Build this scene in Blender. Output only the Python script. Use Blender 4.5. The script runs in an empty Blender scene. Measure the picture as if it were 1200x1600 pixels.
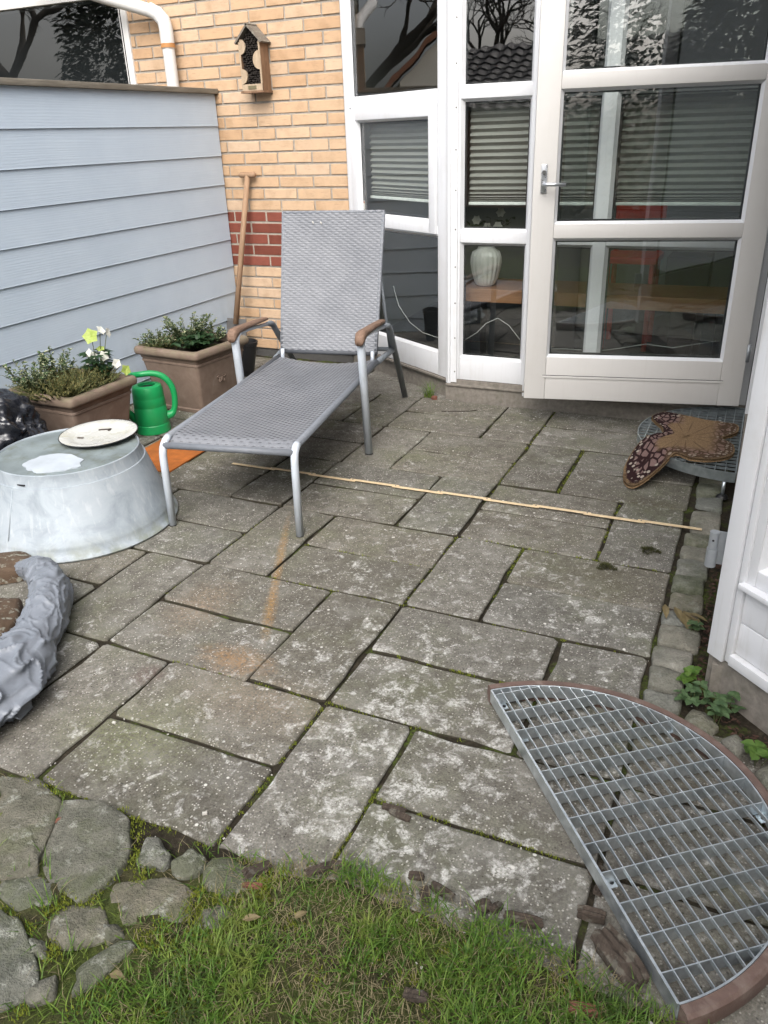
import bpy, bmesh, math, random
from mathutils import Vector, Matrix, noise as mnoise
R_ = math.radians
rnd = random.Random(7)
scene = bpy.context.scene
COL = scene.collection

# ------------------------------------------------------------------ camera, sky, sun, exposure
cam_d = bpy.data.cameras.new('camera'); cam = bpy.data.objects.new('camera', cam_d); COL.objects.link(cam)
cam_d.sensor_fit = 'VERTICAL'; cam_d.sensor_height = 36.0; cam_d.sensor_width = 27.0; cam_d.lens = 27.994
cam_d.clip_start = 0.05; cam_d.clip_end = 400
cam.matrix_world = Matrix(((0.910503, -0.15083, 0.385013, 0.0), (0.412256, 0.403367, -0.816909, 0.0),
                           (-0.032087, 0.902522, 0.429448, 1.355), (0, 0, 0, 1)))
scene.camera = cam
SUN_EL, SUN_AZ = 46.0, 160.0          # azimuth measured clockwise from +Y
w = bpy.data.worlds.new('World'); scene.world = w; w.use_nodes = True
nt = w.node_tree; nt.nodes.clear()
sky = nt.nodes.new('ShaderNodeTexSky'); sky.sky_type = 'NISHITA'; sky.sun_disc = False
sky.sun_elevation = R_(SUN_EL); sky.sun_rotation = R_(SUN_AZ); sky.dust_density = 6.0; sky.air_density = 1.0; sky.ozone_density = 1.0
hs = nt.nodes.new('ShaderNodeHueSaturation'); hs.inputs['Saturation'].default_value = 0.32
bg = nt.nodes.new('ShaderNodeBackground'); bg.inputs['Strength'].default_value = 0.15
wo = nt.nodes.new('ShaderNodeOutputWorld')
nt.links.new(sky.outputs[0], hs.inputs['Color']); nt.links.new(hs.outputs[0], bg.inputs[0]); nt.links.new(bg.outputs[0], wo.inputs[0])
sd = bpy.data.lights.new('sun', 'SUN'); sd.energy = 0.6; sd.angle = R_(55); sd.color = (1.0, 0.97, 0.93)
sun = bpy.data.objects.new('sun', sd); COL.objects.link(sun)
_d = Vector((math.sin(R_(SUN_AZ)) * math.cos(R_(SUN_EL)), math.cos(R_(SUN_AZ)) * math.cos(R_(SUN_EL)), math.sin(R_(SUN_EL))))
sun.rotation_euler = _d.to_track_quat('Z', 'Y').to_euler(); sun.location = _d * 30
scene.view_settings.view_transform = 'Standard'; scene.view_settings.look = 'None'
scene.view_settings.gamma = 1.0; scene.view_settings.exposure = 1.2
scene.render.engine = 'CYCLES'
scene.cycles.max_bounces = 10; scene.cycles.transparent_max_bounces = 16; scene.cycles.glossy_bounces = 5
scene.cycles.caustics_reflective = False; scene.cycles.caustics_refractive = False

# ------------------------------------------------------------------ helpers: objects
def tag(o, label=None, cat=None, group=None, kind=None):
    if label: o['label'] = label
    if cat: o['category'] = cat
    if group: o['group'] = group
    if kind: o['kind'] = kind
    return o
def link(o, parent=None):
    COL.objects.link(o)
    if parent is not None:
        o.parent = parent; o.matrix_parent_inverse = Matrix.Translation(-wloc(parent))
    return o
def wloc(o):
    return Vector(o.get('_w', (0, 0, 0))) if '_w' in o else Vector((0, 0, 0))
def thing(name, loc, label, cat, group=None, kind=None):
    o = bpy.data.objects.new(name, None); o.empty_display_size = 0.1; COL.objects.link(o)
    o.location = loc; o['_w'] = tuple(loc); tag(o, label, cat, group, kind); return o

class MB:
    def __init__(s): s.v = []; s.f = []; s.uv = None
    def add(s, vs, fs):
        k = len(s.v); s.v.extend([tuple(p) for p in vs]); s.f.extend([tuple(i + k for i in f) for f in fs]); return s
    def box(s, x0, x1, y0, y1, z0, z1, M=None, bev=0.0):
        if bev > 0:
            bm = bmesh.new(); bmesh.ops.create_cube(bm, size=1)
            for v in bm.verts: v.co = Vector((x0 + (v.co.x + .5) * (x1 - x0), y0 + (v.co.y + .5) * (y1 - y0), z0 + (v.co.z + .5) * (z1 - z0)))
            bmesh.ops.bevel(bm, geom=bm.edges[:], offset=bev, segments=2, affect='EDGES', profile=.6)
            bm.verts.index_update()
            vs = [v.co.copy() for v in bm.verts]; fs = [[v.index for v in f.verts] for f in bm.faces]; bm.free()
        else:
            vs = [Vector(p) for p in ((x0, y0, z0), (x1, y0, z0), (x1, y1, z0), (x0, y1, z0), (x0, y0, z1), (x1, y0, z1), (x1, y1, z1), (x0, y1, z1))]
            fs = [(0, 3, 2, 1), (4, 5, 6, 7), (0, 1, 5, 4), (1, 2, 6, 5), (2, 3, 7, 6), (3, 0, 4, 7)]
        if M is not None: vs = [M @ p for p in vs]
        return s.add(vs, fs)
    def tube(s, path, r, n=10, cap=True, flat=None):
        P = [Vector(p) for p in path]; rs = r if isinstance(r, (list, tuple)) else [r] * len(P)
        ring = []; prev = None
        for i, p in enumerate(P):
            t = (P[min(i + 1, len(P) - 1)] - P[max(i - 1, 0)]).normalized()
            if prev is None:
                a = Vector((0, 0, 1)) if abs(t.z) < .9 else Vector((1, 0, 0)); u = t.cross(a).normalized()
            else:
                u = (prev - t * prev.dot(t)).normalized()
            prev = u; vv = t.cross(u)
            ring.append([p + (u * math.cos(2 * math.pi * k / n) + vv * math.sin(2 * math.pi * k / n)) * rs[i] for k in range(n)])
        vs = [q for r_ in ring for q in r_]; fs = []
        for i in range(len(P) - 1):
            for k in range(n): fs.append((i * n + k, i * n + (k + 1) % n, (i + 1) * n + (k + 1) % n, (i + 1) * n + k))
        if cap: fs.append(tuple(range(n))[::-1]); fs.append(tuple((len(P) - 1) * n + k for k in range(n)))
        return s.add(vs, fs)
    def lathe(s, prof, n=48, c=(0, 0, 0), sx=1, sy=1):
        vs = []; fs = []; m = len(prof)
        for k in range(n):
            a = 2 * math.pi * k / n
            for (r, z) in prof: vs.append((c[0] + r * math.cos(a) * sx, c[1] + r * math.sin(a) * sy, c[2] + z))
        for k in range(n):
            for i in range(m - 1):
                a0 = k * m + i; b0 = ((k + 1) % n) * m + i
                fs.append((a0, b0, b0 + 1, a0 + 1))
        return s.add(vs, fs)
    def prism(s, poly, z0, z1):
        n = len(poly); vs = [(p[0], p[1], z0) for p in poly] + [(p[0], p[1], z1) for p in poly]
        fs = [tuple(range(n))[::-1], tuple(range(n, 2 * n))] + [(k, (k + 1) % n, n + (k + 1) % n, n + k) for k in range(n)]
        return s.add(vs, fs)
    def xf(s, Mx): s.v = [tuple(Mx @ Vector(p)) for p in s.v]; return s
    def mesh(s, name, mat, smooth=False):
        me = bpy.data.meshes.new(name); me.from_pydata(s.v, [], s.f)
        if mat: me.materials.append(mat)
        if smooth:
            for p in me.polygons: p.use_smooth = True
        me.update(); return me
    def build(s, name, mat, parent=None, smooth=False, auto=None, recalc=True):
        me = s.mesh(name, mat, smooth or auto is not None)
        if recalc:
            bm = bmesh.new(); bm.from_mesh(me); bmesh.ops.recalc_face_normals(bm, faces=bm.faces[:])
            if auto is not None:
                for e in bm.edges:
                    if len(e.link_faces) == 2 and e.calc_face_angle(0) > R_(auto): e.smooth = False
            bm.to_mesh(me); bm.free()
        o = bpy.data.objects.new(name, me); link(o, parent); return o

def place(me, name, loc, parent=None, rot=(0, 0, 0), scale=(1, 1, 1)):
    o = bpy.data.objects.new(name, me); link(o, parent); o.location = loc; o.rotation_euler = rot; o.scale = scale; return o
def plane_frame(P, D, N):
    """matrix for a wall plane: local x along D, local y along outward N, local z up, origin P"""
    D = Vector(D).normalized(); N = Vector(N).normalized()
    return Matrix(((D.x, N.x, 0, P[0]), (D.y, N.y, 0, P[1]), (0, 0, 1, P[2] if len(P) > 2 else 0), (0, 0, 0, 1)))
def fbm(p, o=4): return mnoise.fractal(Vector(p), 1.0, 2.0, o)
def smoothstep(a, b, x):
    t = max(0, min(1, (x - a) / (b - a))); return t * t * (3 - 2 * t)

# ------------------------------------------------------------------ helpers: materials
class NB:
    def __init__(s, name, rough=.6, metal=0, spec=.4):
        s.m = bpy.data.materials.new(name); s.m.use_nodes = True; s.t = s.m.node_tree; s.t.nodes.clear()
        s.out = s.n('ShaderNodeOutputMaterial'); s.b = s.n('ShaderNodeBsdfPrincipled'); s.l(s.b.outputs[0], s.out.inputs[0])
        s.b.inputs['Roughness'].default_value = rough; s.b.inputs['Metallic'].default_value = metal
        s.b.inputs['Specular IOR Level'].default_value = spec
        s._tc = None
    def n(s, t, **k):
        x = s.t.nodes.new(t)
        for a, b in k.items(): setattr(x, a, b)
        return x
    def l(s, a, b): s.t.links.new(a, b)
    def set(s, sock, v):
        if hasattr(v, 'is_linked') or isinstance(v, bpy.types.NodeSocket): s.l(v, sock)
        else:
            if isinstance(v, (tuple, list)) and len(v) == 3 and sock.type == 'RGBA': v = (*v, 1)
            sock.default_value = v
    def tc(s, k='Object'):
        if s._tc is None: s._tc = s.n('ShaderNodeTexCoord')
        return s._tc.outputs[k]
    def pos(s): return s.n('ShaderNodeNewGeometry').outputs['Position']
    def rand(s): return s.n('ShaderNodeObjectInfo').outputs['Random']
    def orand(s, scale=37.0):
        """object coordinates shifted by a random amount for each object"""
        m = s.math('MULTIPLY', s.rand(), scale); c = s.n('ShaderNodeCombineXYZ'); s.l(m, c.inputs[0]); s.l(m, c.inputs[1]); s.l(m, c.inputs[2])
        a = s.n('ShaderNodeVectorMath', operation='ADD'); s.l(s.tc(), a.inputs[0]); s.l(c.outputs[0], a.inputs[1]); return a.outputs[0]
    def map(s, v, sc=(1, 1, 1), loc=(0, 0, 0), rot=(0, 0, 0)):
        m = s.n('ShaderNodeMapping'); s.l(v, m.inputs[0]); m.inputs['Scale'].default_value = sc; m.inputs['Location'].default_value = loc; m.inputs['Rotation'].default_value = rot; return m.outputs[0]
    def noise(s, v, sc, det=4, ro=.55, dist=0):
        x = s.n('ShaderNodeTexNoise'); s.l(v, x.inputs['Vector']); x.inputs['Scale'].default_value = sc; x.inputs['Detail'].default_value = det
        x.inputs['Roughness'].default_value = ro; x.inputs['Distortion'].default_value = dist; return x.outputs['Fac']
    def voro(s, v, sc, feat='F1', out='Distance', rnd_=1.0):
        x = s.n('ShaderNodeTexVoronoi', feature=feat); s.l(v, x.inputs['Vector']); x.inputs['Scale'].default_value = sc; x.inputs['Randomness'].default_value = rnd_; return x.outputs[out]
    def wave(s, v, sc, dist=2, det=2, dsc=1, axis='X', kind='BANDS'):
        x = s.n('ShaderNodeTexWave', wave_type=kind, bands_direction=axis) if kind == 'BANDS' else s.n('ShaderNodeTexWave', wave_type=kind)
        s.l(v, x.inputs['Vector']); x.inputs['Scale'].default_value = sc; x.inputs['Distortion'].default_value = dist; x.inputs['Detail'].default_value = det; x.inputs['Detail Scale'].default_value = dsc; return x.outputs['Fac']
    def ramp(s, f, st, interp='LINEAR'):
        x = s.n('ShaderNodeValToRGB'); s.l(f, x.inputs[0]); cr = x.color_ramp; cr.interpolation = interp
        while len(cr.elements) < len(st): cr.elements.new(.5)
        for e, (p, c) in zip(cr.elements, st):
            e.position = p; e.color = (*c, 1) if isinstance(c, (tuple, list)) else (c, c, c, 1)
        return x.outputs[0]
    def rng(s, f, a, b, lo=0., hi=1.):
        x = s.n('ShaderNodeMapRange'); s.l(f, x.inputs[0]); x.inputs[1].default_value = a; x.inputs[2].default_value = b; x.inputs[3].default_value = lo; x.inputs[4].default_value = hi; return x.outputs[0]
    def mix(s, f, a, b, mode='MIX'):
        x = s.n('ShaderNodeMix', data_type='RGBA', blend_type=mode); s.set(x.inputs[0], f); s.set(x.inputs[6], a); s.set(x.inputs[7], b); return x.outputs[2]
    def math(s, op, a, b=0.):
        x = s.n('ShaderNodeMath', operation=op); s.set(x.inputs[0], a); s.set(x.inputs[1], b); return x.outputs[0]
    def dist(s, v, p, sc=(1, 1, 1)):
        m = s.map(v, sc, tuple(-a * b for a, b in zip(p, sc))); x = s.n('ShaderNodeVectorMath', operation='LENGTH'); s.l(m, x.inputs[0]); return x.outputs['Value']
    def bump(s, h, st=.5, d=.01, nrm=None):
        x = s.n('ShaderNodeBump'); x.inputs['Strength'].default_value = st; x.inputs['Distance'].default_value = d; s.l(h, x.inputs['Height'])
        if nrm is not None: s.l(nrm, x.inputs['Normal'])
        return x.outputs[0]
    def done(s, col=None, rough=None, nrm=None, metal=None):
        if col is not None: s.set(s.b.inputs['Base Color'], col)
        if rough is not None: s.set(s.b.inputs['Roughness'], rough)
        if metal is not None: s.set(s.b.inputs['Metallic'], metal)
        if nrm is not None: s.l(nrm, s.b.inputs['Normal'])
        return s.m

def m_slab():
    b = NB('concrete_slab', .9, spec=.25); v = b.orand(); P = b.pos()
    fine = b.noise(v, 190, 4, .75); mid = b.noise(v, 28, 5, .65); low = b.noise(P, 3.2, 4, .6)
    col = b.ramp(mid, [(.25, (.096, .090, .078)), (.5, (.148, .141, .125)), (.75, (.207, .199, .180))])
    tint = b.ramp(b.rand(), [(0, (.74, .72, .68)), (.3, (.98, .94, .86)), (.6, (.86, .86, .85)), (1, (1.12, 1.10, 1.06))])
    col = b.mix(1.0, col, tint, 'MULTIPLY')
    col = b.mix(.75, col, b.ramp(fine, [(.3, (.2, .2, .2)), (.52, (.5, .5, .5)), (.7, (.85, .85, .83))]), 'OVERLAY')
    # aggregate grains
    gr = b.voro(v, 150, out='Color'); gm = b.rng(b.voro(v, 150), .40, .24)
    sep = b.n('ShaderNodeSeparateColor'); b.l(gr, sep.inputs[0])
    gm2 = b.math('MULTIPLY', gm, b.rng(sep.outputs[0], .70, .85)); col = b.mix(gm2, col, (.44, .42, .38))
    gm3 = b.math('MULTIPLY', gm, b.rng(sep.outputs[1], .82, .9)); col = b.mix(gm3, col, (.05, .047, .04))
    # green algae, dark damp patches
    alg = b.math('MULTIPLY', b.rng(b.noise(P, 2.3, 5, .6), .47, .66), b.rng(b.noise(v, 14, 4, .6), .3, .6))
    col = b.mix(b.math('MULTIPLY', alg, .5), col, (.115, .125, .06))
    dirt = b.rng(b.noise(P, 1.7, 5, .65, .6), .5, .68); col = b.mix(b.math('MULTIPLY', dirt, .40), col, (.085, .078, .065))
    # pale lichen blotches
    lm = b.noise(v, 21, 9, .68, .5); lz = b.noise(P, 2.4, 3, .5); zone = b.rng(b.dist(P, (-.55, 1.5, 0), (.9, .75, 0)), 1.15, .25, 0., .085)
    thr = b.math('ADD', b.math('SUBTRACT', lm, b.rng(lz, .3, .7, .115, -.01)), zone); br = b.noise(v, 150, 4, .7)
    lich = b.math('MULTIPLY', b.rng(thr, .545, .68), b.rng(br, .36, .56)); col = b.mix(b.math('MULTIPLY', lich, .9), col, (.54, .535, .505))
    lv = b.voro(v, 58, out='Distance'); lc = b.n('ShaderNodeSeparateColor'); b.l(b.voro(v, 58, out='Color'), lc.inputs[0])
    ls = b.math('MULTIPLY', b.math('MULTIPLY', b.rng(lv, .34, .18), b.rng(lc.outputs[0], .62, .7)), b.math('MULTIPLY', b.rng(thr, .40, .60), b.rng(br, .3, .55))); col = b.mix(b.math('MULTIPLY', ls, .75), col, (.52, .515, .48))
    fa = b.math('MULTIPLY', b.rng(b.noise(v, 9, 4, .6), .5, .72), .22); col = b.mix(fa, col, (.40, .39, .36))
    # small white flecks
    fl = b.voro(v, 21, out='Distance'); flc = b.n('ShaderNodeSeparateColor'); b.l(b.voro(v, 21, out='Color'), flc.inputs[0])
    fm = b.math('MULTIPLY', b.rng(fl, .11, .07), b.rng(flc.outputs[2], .80, .84)); col = b.mix(fm, col, (.55, .54, .5))
    # rust streaks and stains with shapes of their own
    wob = b.noise(P, 30, 6, .7); brk = b.rng(b.noise(P, 130, 5, .75), .38, .62)
    def stain(p, sc, r0, r1, c, amt, rot=0):
        nonlocal col
        q = b.map(b.map(P, (1, 1, 1), tuple(-x for x in p)), (1, 1, 1), (0, 0, 0), (0, 0, rot)); d = b.math('ADD', b.dist(q, (0, 0, 0), sc), b.math('MULTIPLY', b.math('SUBTRACT', wob, .5), 1.1)); k = b.math('MULTIPLY', b.math('MULTIPLY', b.rng(d, r1, r0), amt), brk); col = b.mix(k, col, c)
    stain((-1.40, 2.09, 0), (58, 3.0, 1), .2, 1.2, (.34, .19, .06), .85, -.447)
    stain((-1.255, 1.79, 0), (46, 6, 1), .2, 1.2, (.34, .19, .06), .75, -.447)
    stain((-1.21, 1.53, 0), (7, 14, 1), .2, 1.1, (.30, .175, .08), .85)
    stain((-1.48, 1.73, 0), (9, 6, 1), .2, 1.2, (.27, .19, .12), .55)
    stain((-1.05, 1.40, 0), (4, 8, 1), .2, 1.2, (.26, .20, .14), .5)
    stain((-1.40, 1.375, 0), (17, 17, 1), .4, 1., (.10, .065, .055), .8)
    stain((-.25, 3.0, 0), (7, 9, 1), .3, 1.2, (.06, .048, .032), .65)
    stain((-.33, 2.36, 0), (6, 7, 1), .2, 1.2, (.075, .07, .035), .55)
    stain((-1.28, 1.16, 0), (4.5, 7, 1), .2, 1.2, (.17, .18, .09), .75)
    h = b.math('ADD', b.math('MULTIPLY', fine, .5), b.math('ADD', b.math('MULTIPLY', mid, .8), b.math('MULTIPLY', gm2, .4)))
    return b.done(col, b.rng(low, .3, .7, .82, .95), b.bump(h, .55, .004))
def m_simple(name, col, rough=.6, metal=0, var=.12, sc=30, bump=.15, spec=.4, dirt=None, dsc=6, per_obj=True):
    b = NB(name, rough, metal, spec); v = b.orand() if per_obj else b.pos()
    n = b.noise(v, sc, 5, .6); c = b.mix(1.0, (*col, 1), b.ramp(n, [(.25, (1 - var,) * 3), (.75, (1 + var,) * 3)]), 'MULTIPLY')
    if dirt: c = b.mix(b.math('MULTIPLY', b.rng(b.noise(v, dsc, 5, .65, .4), .5, .7), dirt[1]), c, dirt[0])
    return b.done(c, b.rng(n, .2, .8, max(.02, rough - .08), min(1, rough + .08)), b.bump(b.noise(v, sc * 4, 3, .6), bump, .003))
def m_paint(name, col, rough=.38, dirt=.12):
    b = NB(name, rough, 0, .45); P = b.pos(); n = b.noise(P, 9, 5, .6)
    c = b.mix(b.math('MULTIPLY', b.rng(n, .5, .75), dirt), (*col, 1), (.45, .43, .38, 1))
    st = b.noise(b.map(P, (60, 60, 4)), 1, 3, .6); c = b.mix(b.math('MULTIPLY', b.rng(st, .55, .75), dirt * .8), c, (.4, .38, .33, 1))
    return b.done(c, b.rng(n, .3, .7, rough - .05, rough + .12), b.bump(b.noise(P, 220, 2, .5), .05, .002))
def m_glass(name, refl=.0, tint=(.93, .97, .95)):
    b = NB(name); t = b.t; t.nodes.remove(b.b)
    tr = b.n('ShaderNodeBsdfTransparent'); tr.inputs[0].default_value = (*tint, 1)
    gl = b.n('ShaderNodeBsdfGlossy'); gl.inputs['Roughness'].default_value = .0
    wv = b.noise(b.map(b.pos(), (2.0, 2.0, 2.0)), 1.0, 2, .5); b.l(b.bump(wv, .06, .02), gl.inputs['Normal'])
    ge = b.n('ShaderNodeNewGeometry'); dt = b.n('ShaderNodeVectorMath', operation='DOT_PRODUCT'); b.l(ge.outputs['Normal'], dt.inputs[0]); b.l(ge.outputs['Incoming'], dt.inputs[1])
    k = b.math('POWER', b.math('SUBTRACT', 1.0, b.math('ABSOLUTE', dt.outputs['Value'])), 5.0)      # Schlick, both faces of a sealed unit
    f = b.math('ADD', b.math('MULTIPLY', k, 1.0 - refl), refl)
    mx = b.n('ShaderNodeMixShader'); b.l(f, mx.inputs[0]); b.l(tr.outputs[0], mx.inputs[1]); b.l(gl.outputs[0], mx.inputs[2]); b.l(mx.outputs[0], b.out.inputs[0])
    return b.m
def m_brick(name, c0, c1, c2):
    b = NB(name, .85, spec=.25); v = b.orand(); n = b.noise(v, 12, 5, .6, .3); f = b.noise(v, 140, 3, .65)
    base = b.ramp(b.rand(), [(0, c0), (.5, c1), (1, c2)])
    c = b.mix(1, base, b.ramp(n, [(.2, (.78, .74, .68)), (.5, (1, 1, 1)), (.8, (1.12, 1.1, 1.06))]), 'MULTIPLY')
    st = b.noise(b.map(v, (18, 18, 110)), 1, 3, .6); c = b.mix(b.math('MULTIPLY', b.rng(st, .58, .7), .35), c, tuple(x * .6 for x in c0))
    pit = b.rng(b.voro(v, 46), .06, .03); pc = b.rng(b.noise(v, 9, 2), .58, .62); pm = b.math('MULTIPLY', pit, pc); c = b.mix(pm, c, (.06, .045, .03))
    return b.done(c, .88, b.bump(b.math('ADD', b.math('MULTIPLY', f, .5), b.math('ADD', n, b.math('MULTIPLY', pm, -1.))), .5, .004))
def m_wood(name, c0, c1, sc=(40, 40, 3), rough=.7, lich=0.):
    b = NB(name, rough, spec=.3); v = b.orand(); g = b.noise(b.map(v, sc), 1, 5, .65, .6); f = b.noise(b.map(v, tuple(x * 4 for x in sc)), 1, 3, .6)
    c = b.ramp(g, [(.25, c0), (.75, c1)]); c = b.mix(.35, c, b.ramp(f, [(.3, (.3, .3, .3)), (.7, (.7, .7, .7))]), 'OVERLAY')
    if lich: c = b.mix(b.math('MULTIPLY', b.rng(b.noise(v, 40, 4, .6), .55, .62), lich), c, (.35, .36, .30))
    return b.done(c, rough, b.bump(b.math('ADD', g, f), .35, .004))
def m_leaf(name, c0, c1, edge=None, rough=.5, trans=.25):
    b = NB(name, rough, spec=.35); v = b.pos(); n = b.noise(v, 55, 3, .6)
    c = b.ramp(n, [(.3, c0), (.7, c1)])
    if edge:
        e = b.noise(v, 120, 2, .5); c = b.mix(b.rng(e, .52, .6), c, edge)
    b.b.inputs['Transmission Weight'].default_value = 0
    m = b.done(c)
    tl = b.n('ShaderNodeBsdfTranslucent'); b.l(c, tl.inputs[0]); mx = b.n('ShaderNodeMixShader'); mx.inputs[0].default_value = trans
    b.l(b.b.outputs[0], mx.inputs[1]); b.l(tl.outputs[0], mx.inputs[2]); b.l(mx.outputs[0], b.out.inputs[0]); return m

def m_siding():
    b = NB('siding_paint', .62, spec=.3); v = b.orand(11)
    g = b.wave(b.map(v, (1, 1.3, 26)), 1.0, 9, 4, 1.1, 'Z'); n = b.noise(v, 5, 5, .6); f = b.noise(b.map(v, (30, 12, 190)), 1, 4, .6)
    c = b.ramp(n, [(.3, (.44, .515, .60)), (.7, (.475, .55, .63))])
    c = b.mix(b.math('MULTIPLY', b.rng(f, .55, .75), .12), c, (.54, .60, .66)); 
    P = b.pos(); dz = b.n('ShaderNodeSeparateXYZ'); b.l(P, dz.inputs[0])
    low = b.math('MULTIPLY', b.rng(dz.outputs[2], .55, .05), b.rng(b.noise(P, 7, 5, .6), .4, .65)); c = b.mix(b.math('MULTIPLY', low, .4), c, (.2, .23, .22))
    return b.done(c, .6, b.bump(b.math('ADD', b.math('MULTIPLY', g, .5), b.math('MULTIPLY', f, .5)), .20, .0025))
def m_zinc(name='zinc'):
    b = NB(name, .5, .05, .45); v = b.tc(); P = b.pos(); n = b.noise(v, 7, 5, .65, .8); sp = b.voro(v, 24, out='Color'); s2 = b.n('ShaderNodeSeparateColor'); b.l(sp, s2.inputs[0])
    c = b.ramp(n, [(.3, (.22, .255, .285)), (.5, (.32, .36, .395)), (.8, (.39, .425, .455))]); c = b.mix(b.math('MULTIPLY', s2.outputs[0], .10), c, (.42, .47, .50))
    st = b.noise(b.map(P, (50, 50, 2)), 1, 4, .6); c = b.mix(b.math('MULTIPLY', b.rng(st, .55, .7), .25), c, (.58, .60, .61))
    z = b.n('ShaderNodeSeparateXYZ'); b.l(P, z.inputs[0]); al = b.math('MULTIPLY', b.rng(z.outputs[2], .085, .01), b.rng(b.noise(P, 17, 5, .6), .38, .6))
    c = b.mix(b.math('MULTIPLY', al, .65), c, (.16, .175, .11)); 
    return b.done(c, b.rng(n, .3, .7, .45, .68), b.bump(n, .10, .01), b.rng(al, 0, 1, .08, .0))
def m_galv(name, c0=(.56, .62, .66), c1=(.80, .85, .88)):
    b = NB(name, .36, .88, .5); v = b.pos(); n = b.noise(v, 40, 4, .6); s = b.voro(v, 90, out='Color'); s2 = b.n('ShaderNodeSeparateColor'); b.l(s, s2.inputs[0])
    c = b.ramp(n, [(.3, c0), (.7, c1)]); c = b.mix(b.math('MULTIPLY', s2.outputs[0], .2), c, (.3, .34, .37)); return b.done(c, b.rng(n, .3, .7, .28, .45))
def m_plastic_bag(name, c, rough, sheen=0):
    b = NB(name, rough, 0, .35 if rough > .3 else .6); v = b.pos(); n = b.noise(v, 30, 4, .6, 1.0); cc = b.mix(1, (*c, 1), b.ramp(n, [(.3, (.9, .9, .9)), (.7, (1.1, 1.1, 1.1))]), 'MULTIPLY')
    return b.done(cc, rough, b.bump(n, .15, .004))
def m_soil():
    b = NB('soil', .95, spec=.2); P = b.pos(); n = b.noise(P, 40, 6, .7); l = b.noise(P, 9, 4, .6)
    c = b.ramp(n, [(.3, (.014, .012, .008)), (.55, (.034, .028, .019)), (.8, (.085, .07, .048))])
    mo = b.math('MULTIPLY', b.rng(l, .5, .62), b.rng(b.noise(P, 120, 3, .6), .35, .6)); c = b.mix(mo, c, (.07, .10, .015))
    return b.done(c, .95, b.bump(n, .8, .015))
def m_lawn():
    b = NB('lawn_ground', .95, spec=.2); P = b.pos(); n = b.noise(P, 60, 6, .7); l = b.noise(P, 7, 4, .6)
    c = b.ramp(n, [(.3, (.03, .026, .015)), (.55, (.06, .058, .025)), (.8, (.10, .095, .05))]); c = b.mix(b.rng(l, .42, .58), c, b.ramp(n, [(.3, (.03, .045, .01)), (.7, (.085, .105, .025))]))
    return b.done(c, .95, b.bump(n, .9, .02))
def m_stone(name, c0, c1, c2, lich=.6):
    b = NB(name, .88, spec=.25); v = b.orand(); n = b.noise(v, 18, 6, .65, .4); f = b.noise(v, 160, 3, .7)
    c = b.ramp(n, [(.25, c0), (.5, c1), (.78, c2)]); c = b.mix(1, c, b.ramp(b.rand(), [(0, (.72, .78, .68)), (.35, (1, .94, .86)), (.7, (.9, .93, .96)), (1, (1.2, 1.14, 1.1))]), 'MULTIPLY')
    c = b.mix(.4, c, b.ramp(f, [(.3, (.3, .3, .3)), (.7, (.75, .75, .74))]), 'OVERLAY')
    c = b.mix(b.math('MULTIPLY', b.rng(b.noise(v, 11, 5, .65), .48, .66), .45), c, (.075, .09, .035))
    lm = b.math('MULTIPLY', b.math('MULTIPLY', b.rng(b.noise(v, 24, 7, .7), .54, .66), b.rng(b.noise(v, 170, 4, .7), .35, .55)), lich); c = b.mix(lm, c, (.42, .43, .38))
    return b.done(c, .9, b.bump(b.math('ADD', n, b.math('MULTIPLY', f, .5)), .9, .014))
def m_terracotta():
    b = NB('planter_plastic', .72, spec=.3); P = b.pos(); n = b.noise(P, 14, 5, .65, .5)
    c = b.ramp(n, [(.25, (.135, .095, .072)), (.6, (.19, .14, .11)), (.8, (.235, .188, .155))])
    z = b.n('ShaderNodeSeparateXYZ'); b.l(P, z.inputs[0]); g = b.math('MULTIPLY', b.rng(z.outputs[2], .30, .36), b.rng(b.noise(P, 22, 4, .6), .4, .6)); c = b.mix(b.math('MULTIPLY', g, .6), c, (.16, .15, .085))
    return b.done(c, .72, b.bump(b.noise(P, 160, 3, .6), .2, .003))
def m_wicker():
    b = NB('woven_resin', .48, spec=.45); P = b.pos(); n = b.noise(P, 7, 4, .6); f = b.noise(P, 300, 2, .5)
    c = b.ramp(n, [(.3, (.155, .163, .180)), (.7, (.20, .208, .225))]); c = b.mix(.25, c, b.ramp(f, [(.3, (.2, .2, .2)), (.7, (.8, .8, .8))]), 'OVERLAY'); return b.done(c, .5)
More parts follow.
